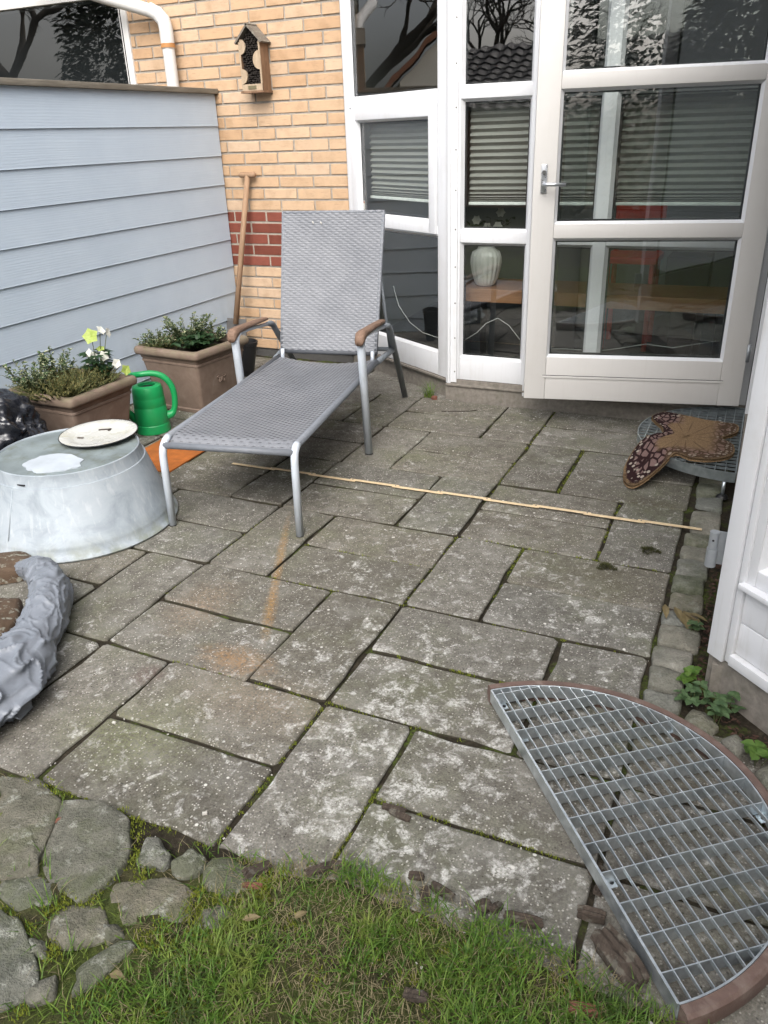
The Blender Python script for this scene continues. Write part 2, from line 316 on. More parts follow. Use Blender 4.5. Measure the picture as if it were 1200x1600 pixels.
def m_coir():
    b = NB('coir_mat', .95, spec=.1); u = b.tc('UV'); P = b.pos(); sx = b.n('ShaderNodeSeparateXYZ'); b.l(u, sx.inputs[0]); ang = sx.outputs[0]; t = sx.outputs[1]
    f = b.noise(P, 240, 4, .7); c = b.ramp(f, [(.3, (.17, .105, .055)), (.55, (.33, .22, .125)), (.75, (.47, .335, .205))])
    gp = b.n('ShaderNodeSeparateXYZ'); b.l(P, gp.inputs[0])
    # print: dark margin with mauve cells, white spots along the rim; strong on the near-left wings, worn on the others
    wing = b.math('MAXIMUM', b.rng(gp.outputs[0], -.20, -.25), b.math('MULTIPLY', b.math('MAXIMUM', b.rng(gp.outputs[1], 3.36, 3.30), b.rng(gp.outputs[0], -.10, -.05)), .7))
    edge = b.noise(P, 45, 3, .6)
    tt = b.math('ADD', t, b.math('MULTIPLY', b.math('SUBTRACT', edge, .5), .10))
    zone = b.math('MULTIPLY', b.rng(tt, .46, .54), b.rng(tt, .985, .955)); zone = b.math('MULTIPLY', zone, wing)
    cell = b.voro(b.map(P, (38, 22, 1), (0, 0, 0), (0, 0, .5)), 1.0, 'DISTANCE_TO_EDGE', 'Distance', .85)
    mauve = b.math('MULTIPLY', b.rng(cell, .09, .14), b.rng(tt, .86, .82)); dark = (.035, .017, .018)
    pc = b.mix(mauve, dark, (.26, .17, .155)); sp = b.voro(b.map(P, (44, 44, 1)), 1.0, 'F1', 'Distance', .5)
    spm = b.math('MULTIPLY', b.rng(sp, .36, .28), b.math('MULTIPLY', b.rng(tt, .80, .83), b.rng(tt, .955, .93))); pc = b.mix(spm, pc, (.50, .43, .36))
    pc = b.mix(.35, pc, b.ramp(f, [(.3, (.2, .2, .2)), (.7, (.75, .75, .75))]), 'OVERLAY'); c = b.mix(zone, c, pc)
    ve = b.math('ABSOLUTE', b.math('SINE', b.math('MULTIPLY', ang, 46.))); vm = b.math('MULTIPLY', b.rng(ve, .22, .08), b.math('MULTIPLY', b.rng(tt, .15, .3), b.rng(tt, .8, .5))); c = b.mix(b.math('MULTIPLY', vm, .5), c, (.06, .03, .02))
    return b.done(c, .95, b.bump(f, 1.0, .012))
M = {}
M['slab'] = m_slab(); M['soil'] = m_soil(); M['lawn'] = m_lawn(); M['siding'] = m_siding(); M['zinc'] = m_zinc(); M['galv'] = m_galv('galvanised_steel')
M['white'] = m_paint('white_paint', (.66, .67, .69), .38, .2); M['door'] = m_paint('door_paint', (.57, .555, .535), .35, .12); M['post'] = m_paint('weathered_white_paint', (.68, .69, .715), .5, .3)
M['brick'] = m_brick('yellow_brick', (.44, .285, .170), (.475, .33, .212), (.50, .365, .255)); M['redbrick'] = m_brick('red_brick', (.15, .045, .03), (.19, .056, .038), (.22, .072, .052))
M['mortar'] = m_simple('mortar', (.31, .28, .24), .95, 0, .18, 60, .6, .2, per_obj=False); M['mortar_light'] = m_simple('pale_mortar', (.34, .30, .25), .95, 0, .18, 60, .6, .2, per_obj=False)
M['plinth'] = m_simple('cast_concrete', (.21, .19, .165), .92, 0, .28, 45, .7, .25, ((.10, .095, .07), .6), 7, per_obj=False); M['plinth_dark'] = m_simple('tarred_plinth', (.07, .068, .065), .85, 0, .2, 40, .5)
M['glass'] = m_glass('window_glass', .19); M['cap'] = m_wood('weathered_cap_wood', (.13, .115, .09), (.24, .215, .175), (30, 3, 30))
M['pipe'] = m_paint('pipe_white', (.60, .59, .57), .4, .1); M['pipe_band'] = m_simple('pipe_band_orange', (.42, .20, .07), .6)
M['alu'] = m_simple('painted_aluminium', (.55, .60, .66), .38, .15, .06, 20, .05, .5, ((.35, .36, .36), .25), 14); M['alu_dark'] = m_simple('grey_frame_tube', (.17, .19, .21), .45, .1, .1, 20, .05)
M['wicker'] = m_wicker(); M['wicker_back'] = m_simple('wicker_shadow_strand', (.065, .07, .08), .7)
M['teak'] = m_wood('teak', (.13, .08, .055), (.24, .155, .11), (60, 8, 60)); M['terra'] = m_terracotta()
M['green'] = m_simple('green_plastic', (.008, .26, .075), .38, 0, .05, 12, .05, .5, ((.02, .18, .07), .3), 9); M['black'] = m_simple('black_plastic', (.012, .012, .013), .4)
M['enamel'] = m_simple('white_enamel', (.48, .48, .45), .28, 0, .04, 20, .03, .5, ((.36, .34, .24), .75), 11); M['enamel_rim'] = m_simple('dark_enamel_rim', (.02, .022, .024), .35)
M['bag_grey'] = m_plastic_bag('grey_plastic_film', (.175, .192, .22), .40); M['bag_black'] = m_plastic_bag('black_plastic_film', (.010, .011, .015), .24)
M['oldwood'] = m_wood('brown_dirty_block', (.055, .035, .022), (.11, .075, .05), (9, 9, 30), .9, .5); M['rust'] = m_simple('rust_orange_board', (.34, .105, .022), .75, 0, .3, 22, .4, .3, ((.16, .06, .02), .6), 9)
M['rule'] = m_wood('rule_wood', (.56, .42, .25), (.68, .55, .36), (60, 60, 60), .6); M['handle'] = m_wood('tool_handle_wood', (.22, .135, .08), (.33, .215, .135), (50, 50, 4)); M['steel'] = m_simple('worn_steel', (.22, .21, .2), .5, .8)
M['stone'] = m_stone('field_stone', (.075, .078, .06), (.135, .132, .108), (.22, .21, .18)); M['sett'] = m_stone('granite_sett', (.12, .122, .105), (.19, .188, .162), (.28, .272, .24), .3)
M['bark'] = m_wood('bark', (.025, .019, .015), (.085, .066, .052), (60, 12, 60), .95, .15); M['redchip'] = m_simple('brick_fragment_red', (.15, .062, .042), .9, 0, .3, 60, .5)
M['copper'] = m_simple('brown_plastic_edge', (.125, .082, .068), .55, .0, .25, 25, .25, .4, ((.26, .21, .18), .5), 26, per_obj=False); M['hinge'] = m_simple('zinc_hinge', (.30, .32, .34), .45, .4, .12, 40)
M['coir'] = m_coir(); M['chrome'] = m_simple('brushed_handle', (.55, .57, .60), .3, .8, .06, 40, .04); M['lockdark'] = m_simple('lock_cylinder', (.2, .2, .2), .35, .9)
M['hotel'] = m_wood('insect_hotel_wood', (.13, .075, .042), (.28, .17, .105), (40, 40, 6)); M['hotel_roof'] = m_wood('weathered_roof_wood', (.10, .085, .07), (.23, .20, .165), (40, 8, 40), .85, .3); M['hotel_fill'] = m_simple('dark_reed_fill', (.022, .017, .014), .95)
M['hotel_edge'] = m_wood('light_wood_edge', (.30, .22, .145), (.42, .33, .235), (50, 50, 8)); M['plate_metal'] = m_simple('small_brass_plate', (.2, .17, .1), .5, .6)
M['blind'] = m_simple('blind_fabric', (.27, .27, .25), .9, 0, .06, 60, .1, per_obj=False); M['blind_rail'] = m_simple('blind_rail_white', (.74, .76, .73), .5)
M['shelf'] = m_wood('shelf_wood', (.24, .11, .05), (.34, .18, .09), (3, 50, 50), .45); M['vase'] = m_simple('white_porcelain', (.72, .73, .70), .22, 0, .02); M['room'] = m_simple('room_wall', (.21, .225, .215), .9, 0, .03, per_obj=False)
M['room_floor'] = m_simple('room_floor', (.035, .038, .045), .45, per_obj=False); M['red'] = m_simple('red_lacquer', (.50, .05, .025), .4); M['cable'] = m_simple('white_cable', (.42, .43, .43), .5); M['fbox'] = m_simple('black_cabinet', (.02, .022, .026), .4)
M['rooft'] = m_simple('dark_roof_tile', (.028, .023, .024), .6, 0, .25, 20, .3); M['whitewall'] = m_simple('white_render', (.75, .71, .62), .9, per_obj=False); M['redwall'] = m_brick('far_red_brick', (.22, .1, .06), (.26, .12, .07), (.3, .15, .09))
M['bare'] = m_wood('bare_branch_bark', (.04, .033, .026), (.10, .085, .07), (20, 20, 4), .95); M['conifer'] = m_leaf('conifer_needles', (.008, .020, .008), (.022, .045, .018))
M['moss'] = m_leaf('moss', (.10, .13, .010), (.22, .25, .03), rough=.9); M['grassg'] = m_leaf('grass_blades', (.055, .10, .012), (.15, .20, .035), rough=.55); M['grassd'] = m_leaf('dry_grass', (.17, .14, .075), (.33, .28, .17), rough=.8)
def m_grass():
    b = NB('grass_blades', .55, spec=.3); P = b.pos(); n = b.noise(P, 70, 3, .6); l = b.noise(P, 9, 4, .6)
    c = b.ramp(n, [(.28, (.030, .078, .010)), (.5, (.085, .170, .022)), (.72, (.20, .29, .05))]); c = b.mix(b.rng(l, .5, .68), c, b.ramp(n, [(.3, (.095, .13, .02)), (.7, (.23, .28, .06))])); c = b.mix(b.rng(l, .44, .32), c, b.ramp(n, [(.3, (.022, .045, .010)), (.7, (.08, .12, .03))]))
    m = b.done(c); tl = b.n('ShaderNodeBsdfTranslucent'); b.l(c, tl.inputs[0]); mx = b.n('ShaderNodeMixShader'); mx.inputs[0].default_value = .25; b.l(b.b.outputs[0], mx.inputs[1]); b.l(tl.outputs[0], mx.inputs[2]); b.l(mx.outputs[0], b.out.inputs[0]); return m
M['grassg'] = m_grass()
M['ivy'] = m_leaf('variegated_leaf', (.03, .065, .025), (.06, .11, .04), (.45, .45, .28)); M['leafd'] = m_leaf('dark_leaf', (.014, .04, .014), (.035, .075, .028)); M['heather'] = m_leaf('heather_twig', (.09, .085, .025), (.20, .175, .06)); M['leafm'] = m_leaf('fresh_leaf', (.055, .12, .02), (.12, .20, .04)); M['leafb'] = m_leaf('olive_dry_leaf', (.13, .10, .05), (.22, .175, .09), trans=.1)
M['stem'] = m_simple('green_stem', (.07, .085, .03), .7); M['petal_g'] = m_leaf('lime_petal', (.30, .40, .07), (.42, .50, .14)); M['petal_w'] = m_leaf('white_petal', (.70, .70, .60), (.80, .80, .74)); M['fleck'] = m_simple('white_chip', (.46, .44, .40), .9); M['paper'] = m_simple('paper_tag', (.7, .66, .6), .8); M['paper_r'] = m_simple('tag_red_print', (.5, .12, .05), .8)
M['paintpatch'] = m_simple('white_paint_patch', (.42, .46, .50), .5, 0, .15, 12, .1); M['tubtop'] = m_simple('weathered_tub_bottom', (.20, .235, .24), .55, .2, .3, 9, .2, .4, ((.10, .105, .06), .7), 10)

M['spacer'] = m_simple('glazing_spacer', (.03, .032, .035), .5); M['galv_shaded'] = m_galv('shaded_galvanised_steel', (.30, .35, .37), (.48, .53, .55)); M['joint_dirt'] = m_simple('earth_stained_concrete', (.050, .044, .032), .95, 0, .35, 60, .5, .2, ((.045, .055, .015), .6), 12, per_obj=False); M['wicker_side'] = m_simple('dark_wicker_binding', (.15, .162, .182), .5, 0, .12, 40, .2); M['mossd'] = m_leaf('dark_moss', (.03, .035, .010), (.065, .065, .02), rough=.9); M['weedg'] = m_leaf('weed_leaf', (.05, .095, .04), (.10, .16, .07)); M['litter'] = m_leaf('leaf_litter', (.035, .018, .012), (.09, .05, .035), rough=.9, trans=.05)  # doorstep grating gets a darker steel that paints in its shaded cell walls

# ------------------------------------------------------------------ SETTING: ground, paving
X0, Y0, DX, DY = -0.1165, 0.943, 0.253, 0.2575
g = MB(); n_ = 40
for j in range(n_ + 1):
    for i in range(n_ + 1):
        sx = (i / n_ * 2 - 1); sy = (j / n_ * 2 - 1); g.v.append((80 * sx * abs(sx) ** 1.6, 80 * sy * abs(sy) ** 1.6, -.055))
for j in range(n_):
    for i in range(n_): a = j * (n_ + 1) + i; g.f.append((a, a + 1, a + n_ + 2, a + n_ + 1))
tag(g.build('ground', M['soil']), kind='structure')
# bedding sand, soil and moss that fills the joints
bd = MB(); NX, NY = 120, 110
for j in range(NY + 1):
    for i in range(NX + 1):
        x = -3.4 + i * 3.85 / NX; y = .84 + j * 3.9 / NY; bd.v.append((x, y, -.013 + .006 * fbm((x * 14, y * 14, 1.3))))
for j in range(NY):
    for i in range(NX): a = j * (NX + 1) + i; bd.f.append((a, a + 1, a + NX + 2, a + NX + 1))
tag(bd.build('joint_bed', M['soil'], smooth=True), kind='structure')

def slab_mesh(w, d, seed):
    r = random.Random(seed); pts = []
    per = [(-1, -1), (1, -1), (1, 1), (-1, 1)]; c = .007
    for k in range(4):
        a = Vector((per[k][0] * w / 2, per[k][1] * d / 2)); e = Vector((per[(k + 1) % 4][0] * w / 2, per[(k + 1) % 4][1] * d / 2)); L = (e - a).length; t = (e - a) / L; nrm = Vector((t.y, -t.x))
        m = 5 if L > .35 else 3
        cc = c * r.uniform(.5, 2.2)
        for q in range(m + 1):
            s = cc + (L - 2 * cc) * q / m; off = r.uniform(-.0022, .0012)
            if r.random() < .12: off -= r.uniform(.003, .009)
            pts.append(a + t * s + nrm * off)
    n = len(pts); m = MB()
    def ins(p, k): return (p.x * (w / 2 - k) / (w / 2), p.y * (d / 2 - k) / (d / 2))
    for p in pts: m.v.append((p.x, p.y, -.05))
    for p in pts: m.v.append((p.x, p.y, -.0065))
    for p in pts: m.v.append((*ins(p, .0018), -.0018))
    for p in pts: m.v.append((*ins(p, .0055), 0))
    for a, b_ in ((0, 1), (1, 2), (2, 3)):
        for k in range(n): m.f.append((a * n + k, a * n + (k + 1) % n, b_ * n + (k + 1) % n, b_ * n + k))
    m.f.append(tuple(3 * n + k for k in range(n)))
    me = m.mesh('paving_slab', M['slab'], False); me.materials.append(M['joint_dirt'])
    for q in me.polygons:
        if q.index < n: q.material_index = 1
    return me
GAP = .0100
LONGV = [slab_mesh(2 * DX - GAP, DY - GAP, s) for s in range(5)]; LONGU = [slab_mesh(DX - GAP, 2 * DY - GAP, 20 + s) for s in range(5)]
paving = thing('paving', (0, 0, 0), None, None, kind='structure')
def put_slab(kind, a0, j0, dz=0):
    """a counts columns leftwards from the right-hand edge, j counts rows away from the lawn"""
    if kind == 'V': cx = X0 - (a0 + 1) * DX; cy = Y0 + (j0 + .5) * DY; me = rnd.choice(LONGV)
    else: cx = X0 - (a0 + .5) * DX; cy = Y0 + (j0 + 1) * DY; me = rnd.choice(LONGU)
    place(me, 'paving_slab', (cx + rnd.uniform(-.0015, .0015), cy + rnd.uniform(-.0015, .0015), dz + rnd.uniform(-.003, .002)), paving,
          (R_(rnd.uniform(-.6, .6)), R_(rnd.uniform(-.6, .6)), R_(rnd.uniform(-.4, .4)) + (math.pi if rnd.random() < .5 else 0)))
for m_ in range(0, 7):
    for k in range(0, 4):
        j = 2 * m_
        if m_ % 2: sl = [('U', 3 * k, j), ('V', 3 * k + 1, j), ('V', 3 * k + 1, j + 1)]
        else: sl = [('U', 3 * k + 2, j), ('V', 3 * k, j), ('V', 3 * k, j + 1)]
        for kd, a, jj in sl:
            x = X0 - (a + .7) * DX; y = Y0 + (jj + .6) * DY
            if y > 4.1 and x > -1.55: continue
            if y > 4.06 + max(0, (-1.478 - x) * .62) + .25: continue
            if y > 4.55: continue
            if a >= 6 and jj < 0: continue
            put_slab(kd, a, jj)
for (kd, a, jj) in (('V', -2, 0), ('V', -2, 1), ('V', -2, 2)): put_slab(kd, a, jj, -.004)

# ------------------------------------------------------------------ kerb setts and stones
def lump(poly, z0, z1, mat, name, parent, seed, bev=.014, rough=.004):
    """a worn stone: irregular outline, rounded shoulder, uneven top"""
    r = random.Random(seed); P = [Vector(p) for p in poly]; n = len(P); c = sum(P, Vector((0, 0))) / n; out = []
    for k in range(n):
        a, b_, d = P[k - 1], P[k], P[(k + 1) % n]; out += [b_ + (a - b_) * .13, b_ + ((a - b_) + (d - b_)) * .035, b_ + (d - b_) * .13]; out.append((b_ + d) / 2 + Vector((r.uniform(-rough, rough), r.uniform(-rough, rough))))
    n = len(out); m = MB(); rows = [(0, z0), (0, z1 - bev), (bev * .35, z1 - bev * .3), (bev, z1)]
    tilt = (r.uniform(-.05, .05), r.uniform(-.05, .05))
    for ins, z in rows:
        for p in out:
            q = p + (c - p).normalized() * ins; zz = z + (rough * fbm((q.x * 40, q.y * 40, seed)) + (q.x - c.x) * tilt[0] + (q.y - c.y) * tilt[1] if z > z0 else 0); m.v.append((q.x, q.y, zz))
    for f_ in (.55,):
        for p in out:
            q = c + (p - c) * f_; m.v.append((q.x, q.y, z1 + rough * .9 + rough * 1.5 * fbm((q.x * 30, q.y * 30, seed)) + (q.x - c.x) * tilt[0] + (q.y - c.y) * tilt[1]))
    m.v.append((c.x, c.y, z1 + rough))
    for a in range(4):
        for k in range(n): m.f.append((a * n + k, a * n + (k + 1) % n, (a + 1) * n + (k + 1) % n, (a + 1) * n + k))
    for k in range(n): m.f.append((4 * n + k, 4 * n + (k + 1) % n, 5 * n))
    o = m.build(name, mat, parent, smooth=True)
    return o
SETTS = [[(-0.105, 3.278), (0.001, 3.293), (0.0, 3.18), (-0.098, 3.148)], [(-0.097, 3.139), (0.001, 3.169), (0.005, 3.03), (-0.095, 3.058)], [(-0.101, 3.004), (0.003, 3.003), (0.007, 2.824), (-0.092, 2.823)], [(-0.107, 2.802), (-0.01, 2.805), (-0.005, 2.714), (-0.103, 2.711)], [(-0.108, 2.698), (0.003, 2.708), (0.005, 2.598), (-0.102, 2.601)], [(-0.111, 2.586), (-0.008, 2.585), (-0.007, 2.482), (-0.106, 2.474)], [(-0.111, 2.461), (-0.013, 2.473), (-0.01, 2.385), (-0.108, 2.375)], [(-0.106, 2.363), (-0.008, 2.375), (-0.003, 2.27), (-0.104, 2.263)], [(-0.117, 2.248), (-0.03, 2.253), (-0.03, 2.171), (-0.113, 2.169)], [(-0.114, 2.156), (0.002, 2.145), (0.003, 2.046), (-0.11, 2.051)], [(-0.118, 2.040), (-0.009, 2.030), (-0.012, 1.934), (-0.11, 1.944)], [(-0.115, 1.932), (-0.018, 1.920), (-0.022, 1.838), (-0.107, 1.836)], [(-0.115, 1.825), (-0.017, 1.824), (-0.018, 1.758), (-0.111, 1.748)], [(-0.008, 1.733), (0.007, 1.792), (0.045, 1.794), (0.079, 1.743), (0.065, 1.70)], [(0.082, 1.684), (0.116, 1.721), (0.149, 1.681), (0.12, 1.636)], [(0.16, 1.60), (0.189, 1.644), (0.23, 1.587), (0.194, 1.525)], [(-0.105, 3.40), (0.001, 3.41), (0.0, 3.31), (-0.10, 3.296)], [(-0.105, 3.53), (0.001, 3.53), (0.0, 3.43), (-0.10, 3.42)]]
kerb = thing('sett_kerb', (0, 0, 0), None, None, kind='structure')
for i, p in enumerate(SETTS): lump([(x * 1.0, y) for x, y in p], -.06, .006 + rnd.uniform(-.006, .006), M['sett'], 'sett', kerb, i + 3, .009, .004)
FLAGS = [[(-1.454, 0.906), (-1.364, 0.936), (-1.259, 0.901), (-1.202, 0.794), (-1.168, 0.747), (-1.234, 0.707)], [(-1.253, 0.904), (-1.167, 0.93), (-1.081, 0.915), (-1.023, 0.851), (-1.015, 0.799), (-1.034, 0.733), (-1.102, 0.733), (-1.181, 0.776)], [(-1.208, 0.697), (-1.187, 0.73), (-1.11, 0.738), (-1.081, 0.694), (-1.13, 0.661), (-1.187, 0.673)], [(-1.057, 0.674), (-1.043, 0.707), (-0.981, 0.728), (-0.932, 0.683), (-0.991, 0.637), (-1.035, 0.646)], [(-1.152, 0.634), (-1.095, 0.635), (-1.003, 0.584), (-0.979, 0.549), (-1.009, 0.505), (-1.12, .50)], [(-0.851, 0.888), (-0.831, 0.922), (-0.754, 0.916), (-0.727, 0.883), (-0.773, 0.84), (-0.826, 0.849)], [(-0.92, 0.868), (-0.903, 0.91), (-0.861, 0.902), (-0.856, 0.866), (-0.888, 0.848)], [(-1.01, 0.897), (-0.984, 0.907), (-0.935, 0.881), (-0.93, 0.851), (-0.988, 0.84)], [(-0.931, 0.615), (-0.895, 0.684), (-0.862, 0.684), (-0.882, 0.603), (-0.903, 0.575)], [(-0.988, 0.545), (-0.955, 0.585), (-0.936, 0.558), (-0.961, 0.532)], [(-0.988, 0.781), (-0.907, 0.831), (-0.841, 0.827), (-0.817, 0.775), (-0.911, 0.721), (-0.965, 0.743)], [(-1.40, .70), (-1.25, .68), (-1.22, .58), (-1.34, .52), (-1.45, .6)], [(-.80, .80), (-.77, .83), (-.735, .815), (-.74, .78), (-.78, .77)], [(-.955, .70), (-.93, .715), (-.90, .70), (-.915, .675)], [(-1.07, .62), (-1.03, .63), (-1.0, .605), (-1.03, .59)]]
edging = thing('stone_edging', (0, 0, 0), None, None, kind='structure')
def swell(p, k):
    c = sum((Vector(q) for q in p), Vector((0, 0))) / len(p); return [tuple(c + (Vector(q) - c) * k) for q in p]
for i, p in enumerate(FLAGS): lump(swell(p, 1.13), -.05, rnd.uniform(.012, .020), M['stone'], 'field_stone', edging, 50 + i, .006, .005)

# ------------------------------------------------------------------ lawn
def lawn_edge(x):
    e = [(-3.5, .93), (-1.45, .93), (-1.0, .90), (-.836, .925), (-.72, .965), (-.594, 1.005), (-.45, 1.0), (-.291, 1.0), (-.119, .985), (0.01, .96), (.06, .93), (3, .93)]
    for (x0, y0), (x1, y1) in zip(e, e[1:]):
        if x0 <= x <= x1: return y0 + (y1 - y0) * (x - x0) / (x1 - x0)
    return .93
lw = MB(); NX, NY = 130, 60
for j in range(NY + 1):
    for i in range(NX + 1):
        x = -3.0 + i * 4.4 / NX; e = lawn_edge(x) + .012 * fbm((x * 20, 3, 1)); y = -1.2 + (e + 1.2) * (1 - (1 - j / NY) ** 1.8); edge = smoothstep(e + .002, e - .06, y)
        lw.v.append((x, y, -.022 + .030 * edge + .012 * fbm((x * 9, y * 9, .3)) * edge))
for j in range(NY):
    for i in range(NX): a = j * (NX + 1) + i; lw.f.append((a, a + 1, a + NX + 2, a + NX + 1))
tag(lw.build('lawn', M['lawn'], smooth=True), kind='structure')
def in_poly(x, y, poly):
    c = False; n = len(poly)
    for i in range(n):
        x0, y0 = poly[i]; x1, y1 = poly[i - 1]
        if (y0 > y) != (y1 > y) and x < (x1 - x0) * (y - y0) / (y1 - y0) + x0: c = not c
    return c
def blade(m, x, y, z, h, w_, ang, lean, r, segs=2):
    dx, dy = math.cos(ang), math.sin(ang); px, py = -dy * w_ / 2, dx * w_ / 2; k = len(m.v)
    for s in range(segs):
        t = s / segs; o = lean * t * t * h; ww = 1 - t * .55; m.v.append((x + dx * o - px * ww, y + dy * o - py * ww, z + h * t * (1 - .25 * lean * t))); m.v.append((x + dx * o + px * ww, y + dy * o + py * ww, z + h * t * (1 - .25 * lean * t)))
    o = lean * h; m.v.append((x + dx * o, y + dy * o, z + h * (1 - .25 * lean)))
    for s in range(segs - 1): m.f.append((k + 2 * s, k + 2 * s + 1, k + 2 * s + 3, k + 2 * s + 2))
    m.f.append((k + 2 * segs - 2, k + 2 * segs - 1, k + 2 * segs))
gr = MB(); gd = MB(); mo = MB(); r = random.Random(5)
def bare(x, y): return .12 + 1.3 * fbm((x * 6.5 + 2.1, y * 6.5, 7.7), 3) + .5 * math.exp(-((x + .60) ** 2 + (y - .86) ** 2) / .006) + .4 * math.exp(-((x + .75) ** 2 + (y - .80) ** 2) / .004)
cnt = 0
while cnt < 36000:
    x = r.uniform(-1.45, .16); y = r.uniform(.42, 1.02); e = lawn_edge(x)
    if y > e + .012 * fbm((x * 20, 3, 1)) + r.uniform(-.012, .012): continue
    if x < -.80 and any(in_poly(x, y, p) for p in FLAGS): continue
    cnt += 1
    bb = bare(x, y); left = smoothstep(-.70, -.95, x)
    if r.random() < .86 * left: continue
    z = .004 + .010 * fbm((x * 9, y * 9, .3)); dense = smoothstep(.45, .1, bb)
    if r.random() > .16 + .84 * dense: 
        if r.random() < .35: blade(gd, x, y, z, r.uniform(.012, .035), .0016, r.uniform(0, 6.28), r.uniform(.7, 1.6), r)
        continue
    if r.random() < .13: blade(gd, x, y, z, r.uniform(.015, .045), .0017, r.uniform(0, 6.28), r.uniform(.5, 1.5), r)
    else: blade(gr, x, y, z, r.uniform(.014, .042) * (1 + .6 * (r.random() < .15)), r.uniform(.0016, .0036), r.uniform(0, 6.28), r.uniform(.25, 1.3), r, 3)
for _ in range(5000):                                        # thinner grass around the frame
    x = r.uniform(-2.8, 1.0); y = r.uniform(-.9, .93)
    if -1.45 < x < .16 and y > .42: continue
    blade(gr, x, y, 0, r.uniform(.02, .05), .004, r.uniform(0, 6.28), r.uniform(.3, 1.2), r)
tag(gr.build('grass', M['grassg'], recalc=False), 'short green lawn grass along the paving edge', 'grass', kind='stuff')
tag(gd.build('dry_grass', M['grassd'], recalc=False), 'dry straw coloured grass scattered in the lawn', 'grass', kind='stuff')
# moss: cushions in the joints and among the stones
def moss_tuft(m, x, y, z, rad, n, r):
    for _ in range(n):
        a = r.uniform(0, 6.28); d = rad * math.sqrt(r.random()); q = 1 - (d / rad) ** 2
        blade(m, x + d * math.cos(a), y + d * math.sin(a), z + .004 * q, r.uniform(.004, .009), .0028, r.uniform(0, 6.28), r.uniform(.2, .8), r, 1)
def joint_moss(x0, y0, x1, y1, step, n, r, rad=.007, p=.8):
    L = math.hypot(x1 - x0, y1 - y0); k = int(L / step)
    for i in range(k):
        if r.random() > p: continue
        t = (i + r.random()) / k; x, y = x0 + (x1 - x0) * t, y0 + (y1 - y0) * t
        if fbm((x * 11, y * 11, 2.2)) < -.15: continue
        moss_tuft(mo, x + r.uniform(-.003, .003), y + r.uniform(-.003, .003), -.009, rad * r.uniform(.6, 1.3), n, r)
xa = lambda a: X0 - a * DX
yj = lambda j: Y0 + j * DY
for (a0, j0, a1, j1, p) in ((2, 0, 2, 1.1, 1.0), (2, 1, 0, 1, .9), (3, 0, 3, 2, .5), (3, 2, .4, 2, .45), (2, 3, 1, 3, .8), (3, 4, 5, 4, .5), (3, 3, 1, 3, .4), (2, 4.6, 2, 6, .8), (5, 2, 3, 2, .35), (3, 4, 0, 4, .3), (3, 6, 0, 6, .3), (3, 4, 3, 12, .25), (5, 0, 3, 0, .8), (6, 2, 6, 6, .3), (5, 5, 3, 5, .3), (1, 6, 1, 8, .4), (2, 8, 2, 10, .5)):
    joint_moss(xa(a0), yj(j0), xa(a1), yj(j1), .008, 9, r, .0075, p)
for _ in range(900):
    x = r.uniform(-1.42, -.68); y = r.uniform(.5, .94)
    if any(in_poly(x, y, p) for p in FLAGS): continue
    if fbm((x * 8, y * 8, 4.4)) > -.05: moss_tuft(mo, x, y, .011, r.uniform(.012, .024), 34, r)
for _ in range(260):
    x = r.uniform(-.7, .05); y = lawn_edge(x) - r.uniform(-.004, .25)
    if fbm((x * 7, y * 7, 9.1)) > .05: moss_tuft(mo, x, y, .006, r.uniform(.010, .022), 24, r)
tag(mo.build('moss', M['moss'], recalc=False), 'bright green moss cushions in the joints and between stones', 'moss', kind='stuff')
fk = MB()
for _ in range(260):                                          # crumbs of shell, mortar and grit
    x = r.uniform(-2.2, .05); y = r.uniform(.7, 3.6) if r.random() < .45 else r.uniform(.7, 1.25); s = r.uniform(.0008, .0026) * (2.2 if r.random() < .08 else 1)
    z = .012 if y < .95 else .0005; T = Matrix.Translation((x, y, z + s * .4)) @ Matrix.Rotation(r.uniform(0, 6), 4, 'Z') @ Matrix.Rotation(r.uniform(-.4, .4), 4, 'X')
    fk.box(-s, s, -s * .7, s * .6, -s * .4, s * .4, T)
tag(fk.build('grit', M['fleck']), 'tiny pale crumbs of grit scattered over the slabs', 'grit', kind='stuff')

# ------------------------------------------------------------------ BRICK WALL
YB = 4.60; CH = .0683; ZB = .043; XR = -2.33
wall = thing('brick_wall', (-2.8, YB, 0), 'yellow brick house wall with a band of red bricks low down', 'wall')
mw = MB(); mw.box(-3.80, XR - .006, YB + .006, YB + .12, ZB + .001, 2.55); mw.build('mortar', M['mortar'], wall)
mr = MB(); mr.box(-3.30, XR - .004, YB + .0035, YB + .012, ZB + 8 * CH + .004, ZB + 13 * CH + .006); mr.build('red_band_mortar', M['mortar_light'], wall)
def brick_mesh(L, mat, seed):
    rr = random.Random(seed); m = MB(); m.box(-L / 2, L / 2, 0, .10, 0, CH - .0125, bev=.0028)
    m.v = [(x + rr.uniform(-.0012, .0012), y + rr.uniform(-.0008, .0008), z + rr.uniform(-.0012, .0012)) for x, y, z in m.v]; return m.mesh('brick', mat)
BF = .2285; BH = .1082
bm_full = {k: [brick_mesh(BF, M[k], s) for s in range(4)] for k in ('brick', 'redbrick')}; bm_half = {k: [brick_mesh(BH, M[k], 9 + s) for s in range(2)] for k in ('brick', 'redbrick')}
